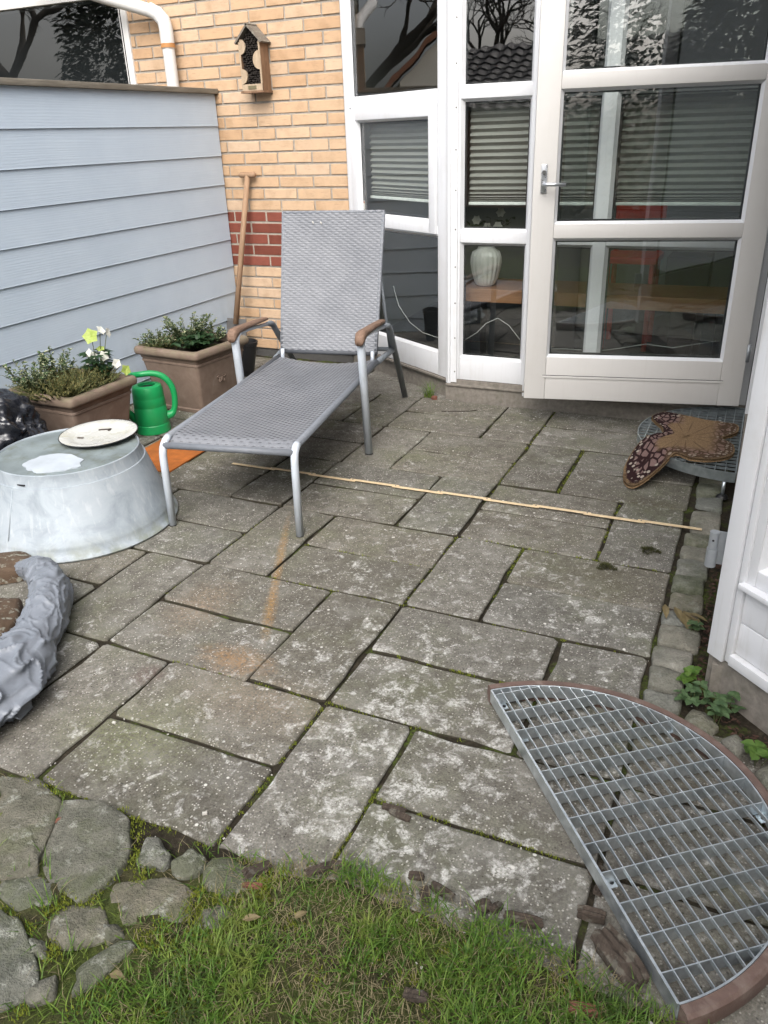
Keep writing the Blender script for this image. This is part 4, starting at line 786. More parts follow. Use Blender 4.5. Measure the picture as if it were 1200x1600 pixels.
for (x, y, l, a) in ((-.025, .055, .02, .5), (-.05, -.05, .013, .2), (.0, .062, .012, 2.)):
    m = MB(); m.box(-l, l, -.004, .005, .0065, .0095, PM @ Matrix.Translation((x, y, 0)) @ Matrix.Rotation(a, 4, 'Z'), bev=.001); m.build('leaf_scrap', M['bark'], pt)

# ------------------------------------------------------------------ PLANTERS
def planter(cx, cy, rot, w, h, label):
    t = thing('planter', (cx, cy, 0), label, 'planter', 'square brown planters along the fence'); MM = Matrix.Translation((cx, cy, 0)) @ Matrix.Rotation(rot, 4, 'Z')
    hw = w / 2
    def ring(m, prof, rc=.02, n=4):
        rows = []
        for (a, z) in prof:
            row = []
            for k in range(4):
                ang0 = k * math.pi / 2; cxr, cyr = (a - rc) * (1, -1, -1, 1)[k], (a - rc) * (1, 1, -1, -1)[k]
                for q in range(n + 1):
                    an = ang0 + q / n * math.pi / 2; row.append(tuple(MM @ Vector((cxr + rc * math.cos(an), cyr + rc * math.sin(an), z))))
            rows.append(row)
        L = len(rows[0]); k0 = len(m.v)
        for r_ in rows: m.v += r_
        for i in range(len(rows) - 1):
            for q in range(L): m.f.append((k0 + i * L + q, k0 + i * L + (q + 1) % L, k0 + (i + 1) * L + (q + 1) % L, k0 + (i + 1) * L + q))
        return m
    m = MB(); ring(m, [(hw - .075, .0), (hw - .062, .002), (hw - .060, .020), (hw - .066, .026), (hw - .030, h - .085), (hw - .026, h - .082), (hw - .026, h - .073), (hw - .029, h - .070), (hw - .024, h - .060), (hw - .022, h - .050), (hw - .012, h - .043)]); m.build('body', M['terra'], t, auto=40)
    m = MB(); ring(m, [(hw - .014, h - .045), (hw - .003, h - .040), (hw, h - .030), (hw, h - .014), (hw - .005, h - .004), (hw - .014, h), (hw - .030, h), (hw - .036, h - .006), (hw - .038, h - .06)], .025); m.build('rim', M['terra'], t, auto=50)
    m = MB(); k = 12
    for j in range(k + 1):
        for i in range(k + 1): x, y = (i / k * 2 - 1) * (hw - .032), (j / k * 2 - 1) * (hw - .032); m.v.append(tuple(MM @ Vector((x, y, h - .035 + .02 * fbm((x * 9 + cx, y * 9, 2))))))
    for j in range(k):
        for i in range(k): a = j * (k + 1) + i; m.f.append((a, a + 1, a + k + 2, a + k + 1))
    m.build('potting_soil', M['soil'], t, smooth=True)
    m = MB()                                           # rosette moulded on the face towards the patio
    for q in range(6):
        an = q * math.pi / 3; ex = hw - .046; c = Vector((ex, math.cos(an) * .022, h * .50 + math.sin(an) * .022)); pts = [MM @ (c + Vector((.002 + .0015 * math.cos(2 * math.pi * s / 10), .013 * math.cos(2 * math.pi * s / 10) * math.cos(an) - .007 * math.sin(2 * math.pi * s / 10) * math.sin(an), .013 * math.cos(2 * math.pi * s / 10) * math.sin(an) + .007 * math.sin(2 * math.pi * s / 10) * math.cos(an)))) for s in range(11)]
        m.tube(pts, .0032, 6, False)
    m.build('moulded_rosette', M['terra'], t, smooth=True); return MM
MP1 = planter(-2.842, 2.668, R_(-2), .43, .355, 'square brown planter with heather and a flowering hellebore'); MP2 = planter(-2.802, 3.535, R_(-5), .455, .355, 'square brown planter with a variegated bush near the brick wall')
def leaf(m, p, d, n, L, W, fold=.25, seg=2):
    d = d.normalized(); s = d.cross(n).normalized(); n = s.cross(d).normalized(); k = len(m.v); p = Vector(p)
    prof = [(0, 0), (.3, 1), (.65, .85), (1, 0)] if seg == 2 else [(0, 0), (.5, 1), (1, 0)]
    for (t, w_) in prof:
        c = p + d * L * t - n * (t * t * L * .18)
        if w_ == 0: m.v.append(tuple(c))
        else: m.v += [tuple(c - s * W * w_ * .5 + n * fold * W * w_ * .5), tuple(c), tuple(c + s * W * w_ * .5 + n * fold * W * w_ * .5)]
    if seg == 2: m.f += [(k, k + 2, k + 1), (k, k + 3, k + 2), (k + 1, k + 2, k + 5, k + 4), (k + 2, k + 3, k + 6, k + 5), (k + 4, k + 5, k + 7), (k + 5, k + 6, k + 7)]
    else: m.f += [(k, k + 2, k + 1), (k, k + 3, k + 2), (k + 1, k + 2, k + 4), (k + 2, k + 3, k + 4)]
def bush(name, base, label, cat, stems, H, spread, mat, L, W, n_leaf, seed, stem_mat='stem', group=None, parent_spread=.03, lean=(0, 0), up=.4):
    r = random.Random(seed); t = thing(name, base, label, cat, group); ms = MB(); ml = MB()
    for _ in range(stems):
        a = r.uniform(0, 6.28); q = math.sqrt(r.random()); h = H * r.uniform(.55, 1.0) * (1 - .35 * q); b0 = Vector(base) + Vector((math.cos(a), math.sin(a), 0)) * parent_spread * q
        tip = b0 + Vector((math.cos(a) * spread * q + lean[0] * h, math.sin(a) * spread * q + lean[1] * h, h)); mid = (b0 + tip) / 2 + Vector((r.uniform(-.01, .01), r.uniform(-.01, .01), h * .1))
        path = [b0 * (1 - s) ** 2 + mid * 2 * s * (1 - s) + tip * s * s for s in (0, .25, .5, .75, 1)]; ms.tube(path, [.0022, .002, .0017, .0014, .001], 5)
        for k in range(n_leaf):
            s = .15 + .85 * (k + r.random()) / n_leaf; i = min(3, int(s * 4)); p = path[i].lerp(path[i + 1], s * 4 - i); dd = Vector((r.uniform(-1, 1), r.uniform(-1, 1), r.uniform(-.1, 1) * up * 2)); nn = Vector((r.uniform(-.4, .4), r.uniform(-.4, .4), 1)); sc = r.uniform(.6, 1.15)
            leaf(ml, p, dd, nn, L * sc, W * sc, .3, 2 if L > .03 else 1)
    ms.build('stems', M[stem_mat], t, smooth=True); ml.build('foliage', M[mat], t, recalc=False); return t
P1 = lambda x, y, z=.33: MP1 @ Vector((x, y, z))
P2 = lambda x, y, z=.33: MP2 @ Vector((x, y, z))
bush('variegated_shrub', P1(-.08, -.14), 'small variegated shrub at the left end of the front planter', 'shrub', 26, .225, .12, 'ivy', .025, .015, 26, 1); bush('variegated_shrub', P1(-.09, .0), 'upright variegated shrub in the middle of the front planter', 'shrub', 18, .235, .075, 'ivy', .024, .015, 28, 2)
bush('heather', P1(.03, -.10), 'low brownish green heather filling the front planter', 'heather', 240, .12, .11, 'heather', .014, .0042, 16, 3, 'stem', None, .12, up=.9); bush('heather', P1(.06, .03), 'low heather tufts beside the hellebore in the front planter', 'heather', 160, .11, .08, 'heather', .014, .0042, 16, 4, 'stem', None, .10, up=.9)
bush('variegated_shrub', P2(-.03, .02), 'tall variegated shrub in the planter by the brick wall', 'shrub', 34, .225, .13, 'ivy', .024, .016, 28, 5); bush('variegated_shrub', P2(-.14, -.12), 'low variegated sprigs at the left corner of the rear planter', 'shrub', 26, .12, .09, 'ivy', .021, .014, 18, 6); bush('heather', P2(-.1, -.05), 'low heather at the back of the rear planter', 'heather', 70, .07, .10, 'heather', .010, .0035, 12, 12, 'stem', None, .10, up=.9); bush('variegated_shrub', P2(.06, .12), 'low variegated sprigs at the right corner of the rear planter', 'shrub', 20, .10, .08, 'ivy', .021, .014, 16, 16)
bush('broad_leaved_plant', P2(.07, -.04), 'dark green broad-leaved plant at the front of the rear planter', 'plant', 30, .11, .12, 'leafd', .058, .028, 7, 7, up=.25)
def hellebore(base, seed):
    r = random.Random(seed); t = thing('hellebore', base, 'flowering hellebore with one lime green bloom above white flowers', 'flower'); B = Vector(base); ms = MB(); ml = MB()
    for k in range(46):
        a = r.uniform(0, 6.28); h = r.uniform(.03, .14); p = B + Vector((math.cos(a) * r.uniform(.01, .05), math.sin(a) * r.uniform(.01, .05), h)); ms.tube([B, (B + p) / 2 + Vector((0, 0, .01)), p], .002, 5)
        for q in range(5): aa = a + (q - 2) * .5; leaf(ml, p, Vector((math.cos(aa), math.sin(aa), .1)), Vector((0, 0, 1)), r.uniform(.04, .06), .018, .2)
    ms.build('stems', M['stem'], t, smooth=True); ml.build('leaves', M['leafd'], t, recalc=False)
    fl = [((.005, -.01, .215), 'petal_g', .040, (.35, -.8, .45)), ((.03, .03, .235), 'petal_w', .026, (.6, .1, .5)), ((.05, .05, .222), 'petal_w', .026, (.9, .3, .2)), ((-.01, .0, .115), 'petal_w', .026, (0, -1, .4)), ((.05, .0, .125), 'petal_w', .026, (.8, -.5, .2)), ((-.03, -.02, .09), 'petal_w', .024, (-.3, -.9, .3)), ((.09, .03, .085), 'petal_w', .025, (.9, -.3, .3)), ((.12, .05, .05), 'petal_g', .028, (.9, -.2, .3)), ((.02, .02, .15), 'petal_g', .022, (.2, -.3, .8)), ((-.005, -.03, .14), 'petal_w', .024, (-.2, -.9, .5))]
    for (o, mt, s, nn) in fl:
        p = B + Vector(o); nn = Vector(nn).normalized(); u = nn.cross(Vector((0, 0, 1))).normalized(); v = nn.cross(u); m = MB(); st = MB(); st.tube([B + Vector((o[0] * .3, o[1] * .3, .02)), B + Vector((o[0] * .6, o[1] * .6, o[2] * .6)), p - nn * .004], .0018, 5); sk = st.build('flower_stalk', M['stem'], t, smooth=True)
        for q in range(5): a = q * 1.2566; leaf(m, p, (u * math.cos(a) + v * math.sin(a)) + nn * .35, nn, s, s * .95, .15)
        m.build('blossom', M[mt], sk, recalc=False)
hellebore(P1(.06, .12, .335), 8)

# ------------------------------------------------------------------ WATERING CAN
wc = thing('watering_can', (-2.742, 3.055, 0), 'green plastic watering can with a big looped handle', 'watering can'); WC = (-2.742, 3.055, 0)
m = MB(); m.lathe([(.0001, .0), (.080, .0), (.087, .004), (.0875, .010), (.0855, .045), (.0835, .048), (.0835, .051), (.085, .054), (.0805, .135), (.079, .138), (.079, .141), (.080, .144), (.0785, .182), (.0775, .185), (.078, .188), (.0765, .225), (.070, .242), (.060, .246), (.047, .247), (.043, .245), (.043, .22)], 56, WC); m.build('body', M['green'], wc, auto=30)
m = MB(); m.lathe([(.0001, .232), (.0428, .232)], 24, WC); m.build('inside', M['black'], wc)  # black disc across the opening, paints the shade inside the can
hx = Vector((.80, .60, 0)); W0 = Vector(WC); hp = [W0 + Vector((-.155, -.02, .255)), W0 + Vector((-.105, -.01, .283))] + [W0 + hx * a + Vector((0, 0, z)) for a, z in ((-.03, .300), (.035, .300), (.085, .280), (.118, .235), (.128, .18), (.122, .12), (.105, .085), (.075, .075))]
sm = []
for i in range(len(hp) - 1):
    p0, p1, p2, p3 = hp[max(0, i - 1)], hp[i], hp[i + 1], hp[min(len(hp) - 1, i + 2)]
    for q in range(5): s = q / 5; sm.append(.5 * ((2 * p1) + (p2 - p0) * s + (2 * p0 - 5 * p1 + 4 * p2 - p3) * s * s + (3 * p1 - p0 - 3 * p2 + p3) * s ** 3))
sm.append(hp[-1]); nn_ = len(sm); m = MB(); m.tube(sm, [.0135 + (.012 * smoothstep(.78, 1, i / nn_)) + .002 * math.sin(math.pi * i / nn_) for i in range(nn_)], 14); m.build('handle', M['green'], wc, smooth=True)
m = MB(); m.tube([W0 + Vector((-.05, -.04, .05)), W0 + Vector((-.13, -.08, .15)), W0 + Vector((-.17, -.10, .23))], [.022, .016, .013], 14); m.build('spout', M['green'], wc, smooth=True)

# ------------------------------------------------------------------ RUSTY BOARD, FOLDING RULE, TOOL, POT
rb = MB(); rb.box(-.30, 0, 0, .40, 0, .008, Matrix.Translation((-2.290, 2.60, .002)) @ Matrix.Rotation(R_(2), 4, 'Z'), bev=.002); tag(rb.build('rusty_board', M['rust'], auto=40), 'rusty orange board lying flat between tub and lounger', 'board')
fr = thing('folding_rule', (-1.0, 2.78, 0), 'unfolded wooden folding rule lying straight across the slabs', 'ruler')
a, e = Vector((-2.066, 2.799, .004)), Vector((-.066, 2.826, .008)); d = (e - a) / 10; dn = d.normalized(); side = Vector((-dn.y, dn.x, 0))
for k in range(10):
    m = MB(); off = .0022 * (1 if k % 2 else -1); c = a + d * (k + .5) + side * off + Vector((0, 0, .0018 * (k % 2) + .002)); j = R_(rnd.uniform(-.35, .35)); m.box(-.113, .113, -.0072, .0072, -.0016, .0016, Matrix.Translation(c) @ Matrix.Rotation(math.atan2(dn.y, dn.x) + j, 4, 'Z') , bev=.0006); m.build('segment', M['rule'], fr)
    if k: m = MB(); m.lathe([(0, .0022), (.003, .0018), (.0034, 0)], 10, a + d * k + Vector((0, 0, .0052))); m.build('rivet', M['steel'], fr)
tl = thing('garden_tool', (-3.07, 4.35, 0), 'wooden tool with a T-shaped grip leaning in the wall corner', 'garden tool')
top = Vector((-3.012, 4.565, 1.142)); bot = Vector((-3.130, 4.430, .24)); m = MB(); m.tube([bot, bot.lerp(top, .5), top], [.0185, .0175, .0165], 14); m.build('shaft', M['handle'], tl, smooth=True); m = MB(); m.tube([top + Vector((-.058, .0, .002)), top + Vector((-.05, 0, .004)), top + Vector((.05, 0, .004)), top + Vector((.058, 0, .002))], [.012, .0165, .0165, .012], 12); m.build('grip', M['handle'], tl, smooth=True)
m = MB(); m.box(-.08, .08, -.004, .004, 0, .27, Matrix.Translation((-3.135, 4.41, .005)) @ Matrix.Rotation(R_(-8), 4, 'X'), bev=.002); m.build('blade', M['steel'], tl)
bp = thing('black_pot', (-2.84, 4.10, 0), 'black plastic pots stacked behind the left armrest near the wall', 'pot')
m = MB(); m.lathe([(.0001, .0), (.045, .0), (.062, .20), (.067, .202), (.067, .225), (.060, .226), (.057, .21), (.04, .02)], 28); m.xf(Matrix.Translation((-2.84, 4.10, .035)) @ Matrix.Rotation(R_(7), 4, 'Y') @ Matrix.Scale(.85, 4)); m.build('upper_pot', M['black'], bp, auto=40)
m = MB(); m.lathe([(.0001, .0), (.04, .0), (.055, .165), (.06, .167), (.06, .19), (.05, .185)], 28); m.xf(Matrix.Translation((-2.842, 4.10, .003)) @ Matrix.Scale(.8, 4)); m.build('lower_pot', M['black'], bp, auto=40)

# ------------------------------------------------------------------ SACKS AND BROWN BLOCKS
def crumple(name, ctr, rad, mat, label, cat, seed, sub=5, amp=.18, fold=.10, flat=0.0, shape=None):
    bm = bmesh.new(); bmesh.ops.create_icosphere(bm, subdivisions=sub, radius=1)
    for v in bm.verts:
        p = v.co.copy(); q = p + Vector((seed, seed * .7, 0)); n1 = mnoise.fractal(q * 1.3, 1, 2, 3); w1 = Vector((mnoise.noise(q * 1.5), mnoise.noise(q * 1.5 + Vector((7, 1, 3))), mnoise.noise(q * 1.5 + Vector((2, 9, 5))))); rd = mnoise.noise(q * 2.3)
        rdg = lambda v_: max(0, 1 - abs(mnoise.noise(v_)) * 3.0) ** 1.5
        s = .92 + amp * n1 + fold * (rdg(q * 1.5 + w1 * 1.3) + .6 * rdg(q * 3.1 + w1 * 1.6) + .3 * rdg(q * 6.3 + w1 * 2))
        c = Vector((p.x * rad[0], p.y * rad[1], p.z * rad[2])) * s
        if shape: c = shape(c, p)
        c += Vector(ctr)
        if c.z < .002: c.z = .002 + .004 * abs(rd)
        v.co = c
    me = bpy.data.meshes.new(name); bm.to_mesh(me); bm.free(); me.materials.append(mat)
    for p in me.polygons: p.use_smooth = True
    o = bpy.data.objects.new(name, me); COL.objects.link(o); tag(o, label, cat); return o
def grey_sack():
    """crumpled tube of film lying in a bend round the brown blocks, folds running across it"""
    path = [Vector(p) for p in ((-2.20, 1.665, .03), (-2.10, 1.650, .05), (-2.01, 1.605, .062), (-1.910, 1.535, .068), (-1.830, 1.445, .070), (-1.770, 1.34, .062), (-1.72, 1.23, .062), (-1.705, 1.11, .062), (-1.73, .99, .05), (-1.80, .88, .02))]
    wid = [.03, .042, .052, .058, .060, .062, .095, .13, .145, .10]; hei = [.02, .045, .058, .068, .070, .056, .062, .066, .055, .02]; m = MB(); nu, nv = 300, 110; r = random.Random(6)
    for i in range(nu + 1):
        for j in range(nv):
            s = i / nu * (len(path) - 1); k = min(len(path) - 2, int(s)); f = s - k; g_ = f * f * (3 - 2 * f)
            p0, p1, p2, p3 = path[max(0, k - 1)], path[k], path[k + 1], path[min(len(path) - 1, k + 2)]; c = .5 * ((2 * p1) + (p2 - p0) * f + (2 * p0 - 5 * p1 + 4 * p2 - p3) * f * f + (3 * p1 - p0 - 3 * p2 + p3) * f ** 3)
            t = p2 - p1 + (p3 - p0) * .5; t.z = 0; t.normalize(); sd_ = Vector((-t.y, t.x, 0)); W_ = wid[k] + (wid[k + 1] - wid[k]) * g_; H_ = hei[k] + (hei[k + 1] - hei[k]) * g_
            a = 2 * math.pi * j / nv; ca, sa_ = math.cos(a), math.sin(a)
            q = Vector((s * .95, ca * 1.25, sa_ * 1.25)); w1 = Vector((mnoise.noise(q * .8), mnoise.noise(q * .8 + Vector((7, 1, 3))), mnoise.noise(q * .8 + Vector((2, 9, 5)))))
            rdg = lambda v: max(0, 1 - abs(mnoise.noise(v)) * 2.6) ** 3.2
            low = smoothstep(5.2, 6.4, s); f1 = rdg(Vector((s * 1.5, ca * .55, sa_ * .55)) + w1 * 1.2); f2 = rdg(Vector((s * 3.1 + 4, ca * .9, sa_ * .9)) + w1 * 1.5); f4 = rdg(Vector((s * .8 + ca * 1.1, ca * 1.3 + 9, sa_ * 1.4)) + w1 * .8); f3 = mnoise.noise(q * 1.1 + Vector((0, 4, 0)))
            crease = .99 + .11 * f1 + .065 * f2 * (1 - .4 * low) + .15 * f4 * (.35 + low) + .09 * f3
            p = c + sd_ * (ca * W_ * crease) + Vector((0, 0, sa_ * H_ * crease))
            if p.z < .003: p.z = .003
            m.v.append(tuple(p))
    for i in range(nu):
        for j in range(nv):
            q = (i * nv + j, i * nv + (j + 1) % nv, (i + 1) * nv + (j + 1) % nv, (i + 1) * nv + j)
            m.f += [(q[0], q[1], q[2]), (q[0], q[2], q[3])] if r.random() < .5 else [(q[0], q[1], q[3]), (q[1], q[2], q[3])]
    m.f.append(tuple(range(nv))); m.f.append(tuple(nu * nv + j for j in range(nv))); return m
o = grey_sack().build('plastic_sack', M['bag_grey'], smooth=True);  tag(o, 'crumpled grey plastic sack lying bent on the slabs at the left', 'sack')
crumple('plastic_sack', (-2.86, 2.20, .21), (.26, .20, .25), M['bag_black'], 'crumpled shiny black plastic sack behind the tub', 'sack', 9.1, 6, .22, .10)
bk = lump([(-2.02, 1.42), (-1.95, 1.46), (-1.865, 1.37), (-1.845, 1.29), (-1.91, 1.22), (-2.02, 1.27)], .002, .095, M['oldwood'], 'wooden_block', None, 81, .02, .006); tag(bk, 'brown dirt-flecked block lying in the bend of the grey sack', 'block')
bk = lump([(-2.42, 1.62), (-2.27, 1.76), (-2.14, 1.70), (-2.16, 1.62), (-2.28, 1.54)], .002, .05, M['oldwood'], 'wooden_block', None, 82, .015, .006); tag(bk, 'brown dirt-flecked block between the tub and the grey sack', 'block')

# ------------------------------------------------------------------ GRATINGS
def grating(name, ctr, ang, R, zt, depth, sp_par, sp_cross, label, group, gm='galv', rim=None, feet=(), bw=.0022):
    t = thing(name, (ctr[0], ctr[1], 0), label, 'grating', group); MM = Matrix.Translation((ctr[0], ctr[1], 0)) @ Matrix.Rotation(ang, 4, 'Z')   # local x along the flat side, local y towards the arc
    def bar(x0, x1, y0, y1, z0, z1, nm): m = MB(); m.box(x0, x1, y0, y1, z0, z1, MM); return m.build(nm, M[gm], t)
    k = 1
    while k * sp_par < R - .012:
        y = k * sp_par; h = math.sqrt(R * R - y * y) - .002; bar(-h, h, y - bw / 2, y + bw / 2, zt - .009, zt - .0006, 'bearing_bar'); k += 1
    k = -int(R / sp_cross)
    while k * sp_cross < R - .012:
        x = k * sp_cross + sp_cross * .25
        if abs(x) < R - .012: h = math.sqrt(R * R - x * x) - .002; bar(x - bw / 2, x + bw / 2, .002, h, zt - (.009 if abs(sp_par - sp_cross) < .001 else depth * .9), zt, 'cross_bar')
        k += 1
    bar(-R, R, -.003, .002, zt - depth, zt + .0006, 'flat_edge')
    def band(r0, r1, z0, z1, nm, mat, n=72, a0=0, a1=math.pi, bulge=0):
        m = MB()
        for q in range(n + 1):
            a = a0 + (a1 - a0) * q / n
            prof = [(r0, z0), (r1, z0), (r1, z1), (r0, z1)] if not bulge else [(r0, z0), (r1 - .004, z0), (r1 + bulge, z0 * .6 + z1 * .4), (r1, z1 - .005), (r1 - .006, z1), (r0, z1)]
            for rr, zz in prof: m.v.append(tuple(MM @ Vector((rr * math.cos(a), rr * math.sin(a), zz))))
        L = len(prof)
        for q in range(n):
            for s in range(L): m.f.append((q * L + s, q * L + (s + 1) % L, (q + 1) * L + (s + 1) % L, (q + 1) * L + s))
        m.f.append(tuple(range(L))); m.f.append(tuple(n * L + s for s in range(L))); return m.build(nm, mat, t, auto=35)
    band(R - .0015, R + .0022, zt - depth, zt + .0008, 'arc_edge', M[gm])
    if rim:
        for (f0, f1) in rim: band(R + .0035, R + .026, -.003, zt + .002, 'edge_strip', M['copper'], 40, f0, f1, .004)
    for (x, y) in feet:
        m = MB(); m.tube([MM @ Vector((x, y, .012)), MM @ Vector((x, y, zt - depth))], .007, 10); fb = m.build('foot_bolt', M['galv'], t, smooth=True); m = MB(); m.lathe([(0, .016), (.010, .016), (.020, .010), (.024, .0)], 20, MM @ Vector((x, y, .001))); m.build('foot', M['black'], fb, smooth=True)
    return t, MM
cm = Vector((-.205, 1.2755)); ca = math.atan2(.943 - 1.608, .059 + .469)
gt, GM = grating('grating', (cm.x, cm.y), ca, .425, .048, .036, .0245, .0705, 'half-round galvanised grating with a brown edge lying on the slabs in front', 'half-round steel gratings', 'galv', ((.0, .62), (.623, 1.12), (1.123, math.pi)))
for (x, y) in ((-.395, .012), (-.27, .014), (.16, .014), (-.2, .36), (.1, .40)):
    m = MB(); m.box(x - .011, x + .011, y, y + .020, .012, .014, GM); cl = m.build('clip', M['galv'], gt); m = MB(); m.lathe([(0, .0015), (.0045, .0015), (.0045, 0)], 10, GM @ Vector((x, y + .012, .0142))); m.build('clip_hole', M['black'], cl)
st_, SM = grating('grating', (.030, 3.585), R_(90), .425, .115, .040, .0385, .0385, 'half-round galvanised grating serving as doorstep under the mat', 'half-round steel gratings', 'galv_shaded', None, ((-.415, .035), (.38, .10), (0, .38)), .0032)

# ------------------------------------------------------------------ BUTTERFLY DOORMAT
bmx = thing('butterfly_mat', (-.18, 3.48, .1), 'brown coir doormat shaped like a butterfly on the doorstep grating', 'doormat')
BFP = [(-.392, 3.190), (-.400, 3.275), (-.372, 3.385), (-.318, 3.462), (-.286, 3.506), (-.305, 3.584), (-.353, 3.679), (-.356, 3.745), (-.318, 3.795), (-.26, 3.785), (-.188, 3.762), (-.117, 3.735), (-.049, 3.735), (0.01, 3.703), (0.012, 3.60), (-.04, 3.515), (-.005, 3.462), (.014, 3.396), (.002, 3.305), (-.066, 3.238), (-.138, 3.226), (-.200, 3.262), (-.245, 3.210), (-.300, 3.150), (-.356, 3.130)]
def cr(P, n):
    o = []
    L = len(P)
    for i in range(L):
        p0, p1, p2, p3 = [Vector(P[(i + q) % L]) for q in (-1, 0, 1, 2)]
        for q in range(n): s = q / n; o.append(.5 * ((2 * p1) + (p2 - p0) * s + (2 * p0 - 5 * p1 + 4 * p2 - p3) * s * s + (3 * p1 - p0 - 3 * p2 + p3) * s ** 3))
    return o
OUT = cr(BFP, 6); BC = Vector((-.185, 3.47)); nB = len(OUT); rings = [0, .12, .25, .38, .5, .62, .74, .86, .94, 1.0]
def mat_z(x, y):
    d = math.hypot(x - .03, y - 3.585) - .405; z = .118 - .62 * max(0, d) - .0; return max(.004, z) + .002 * fbm((x * 20, y * 20, 1))
m = MB(); uvs = []
for top_ in (1, 0):
    for ri, t in enumerate(rings):
        for k, p in enumerate(OUT):
            q = BC + (p - BC) * t; rr = rnd.uniform(-.0012, .0012); th = .017 if t < .99 else .012; m.v.append((q.x + (rr if t == 1 else 0), q.y + (rr if t == 1 else 0), mat_z(q.x, q.y) + (th if top_ else 0) + rnd.uniform(-.0008, .0008))); uvs.append((k / nB, t))
nr = len(rings)
for b0 in (0, nr * nB):
    for ri in range(nr - 1):
        for k in range(nB): a = b0 + ri * nB; f = (a + k, a + (k + 1) % nB, a + nB + (k + 1) % nB, a + nB + k); m.f.append(f if b0 else f[::-1])
for k in range(nB): a = (nr - 1) * nB; b2 = a + nr * nB; m.f.append((a + k, a + (k + 1) % nB, b2 + (k + 1) % nB, b2 + k))
me = m.mesh('coir_body', M['coir'], True); ul = me.uv_layers.new(name='uv')
for poly in me.polygons:
    us = [uvs[me.loops[li].vertex_index] for li in poly.loop_indices]; wrap = max(u for u, _ in us) - min(u for u, _ in us) > .5
    for li, (u, v) in zip(poly.loop_indices, us): ul.data[li].uv = (u + 1 if wrap and u < .5 else u, v)
o = bpy.data.objects.new('coir_body', me); link(o, bmx)
fz = MB(); rf_ = random.Random(4)
for k in range(1500):                                           # loose fibres around the rim and over the pile
    p = OUT[rf_.randrange(nB)]; q = BC + (p - BC) * (rf_.uniform(.97, 1.0) if rf_.random() < .55 else math.sqrt(rf_.random())); z = mat_z(q.x, q.y) + .014; an = rf_.uniform(0, 6.28); L = rf_.uniform(.004, .011); blade(fz, q.x, q.y, z, L, .0006, an, rf_.uniform(.4, 1.4), rf_, 1)
fz.build('loose_fibres', M['leafb'], bmx, recalc=False)

# ------------------------------------------------------------------ INSECT HOTEL
ih = thing('insect_hotel', (-2.865, YB, 1.59), 'wooden insect house with peaked roof hanging on the brick wall', 'insect house')
hx0, hx1, hz0, hz1, hd_ = -2.945, -2.805, 1.605, 1.855, .095; y1 = YB - .003; y0 = y1 - hd_; xc = (hx0 + hx1) / 2
m = MB(); m.box(hx1 - .011, hx1, y0, y1, hz0, hz1, bev=.001); m.build('side_board', M['hotel'], ih); m = MB(); m.box(hx0, hx0 + .011, y0, y1, hz0, hz1, bev=.001); m.build('side_board', M['hotel'], ih); m = MB(); m.box(hx0 - .008, hx1 + .008, y0 - .012, y1, hz0 - .012, hz0, bev=.001); m.build('floor_board', M['hotel'], ih)
m = MB(); m.prism([(0, 0)] * 3, 0, 1) if False else None
m = MB(); P5 = [(hx0 + .011, hz0), (hx1 - .011, hz0), (hx1 - .011, hz1), (xc, hz1 + .070), (hx0 + .011, hz1)]; m.v = [(x, y1 - .012, z) for x, z in P5] + [(x, y1, z) for x, z in P5]; m.f = [(0, 1, 2, 3, 4), (5, 6, 7, 8, 9)] + [(k, (k + 1) % 5, 5 + (k + 1) % 5, 5 + k) for k in range(5)]; m.build('back_board', M['hotel'], ih)
fi = MB(); rr = random.Random(2); k = 0                           # reeds and cones stuffed inside
for iz in range(24):
    for ix in range(10):
        x = hx0 + .018 + ix * .0118 + rr.uniform(-.002, .002); z = hz0 + .04 + iz * .0112 + rr.uniform(-.002, .002)
        if z > hz1 + .06 - abs(x - xc) * 1.0: continue
        yy = y0 + .004 + rr.uniform(0, .014); fi.tube([(x, yy, z), (x + rr.uniform(-.002, .002), y1 - .015, z)], rr.uniform(.003, .0055), 6)
fi.build('reed_filling', M['hotel_fill'], ih)
for (sx, cz, cr_) in ((-1, hz1 - .025, .034), (1, hz1 - .095, .042), (-1, hz0 + .075, .033)):
    m = MB(); xb = hx0 + .009 if sx < 0 else hx1 - .009; pts = [(xb - sx * 0, cz + cr_)] ; n = 14; arc = [(xb - sx * cr_ * math.sin(math.pi * q / n), cz + cr_ * 1.15 * math.cos(math.pi * q / n)) for q in range(n + 1)]
    m.v = [(x, y0 - .003, z) for x, z in arc] + [(x, y0 + .009, z) for x, z in arc]; L = n + 1; m.f = [tuple(range(L)), tuple(range(L, 2 * L))] + [(q, (q + 1) % L, L + (q + 1) % L, L + q) for q in range(L)]; m.build('half_disc', M['hotel_edge'], ih)
m = MB(); m.box(hx0, hx1, y0 - .002, y0 + .008, hz0, hz0 + .034, bev=.001); fst = m.build('front_strip', M['hotel_edge'], ih); m = MB(); m.box(xc - .028, xc + .028, y0 - .005, y0 - .0022, hz0 + .007, hz0 + .026, bev=.001); m.build('name_plate', M['plate_metal'], fst)
for s in (-1, 1): m = MB(); m.box(xc + s * .066 - .0055, xc + s * .066 + .0055, y0 - .0026, y0 + .004, hz0 + .034, hz1, bev=.001); m.build('front_edge', M['hotel_edge'], ih)
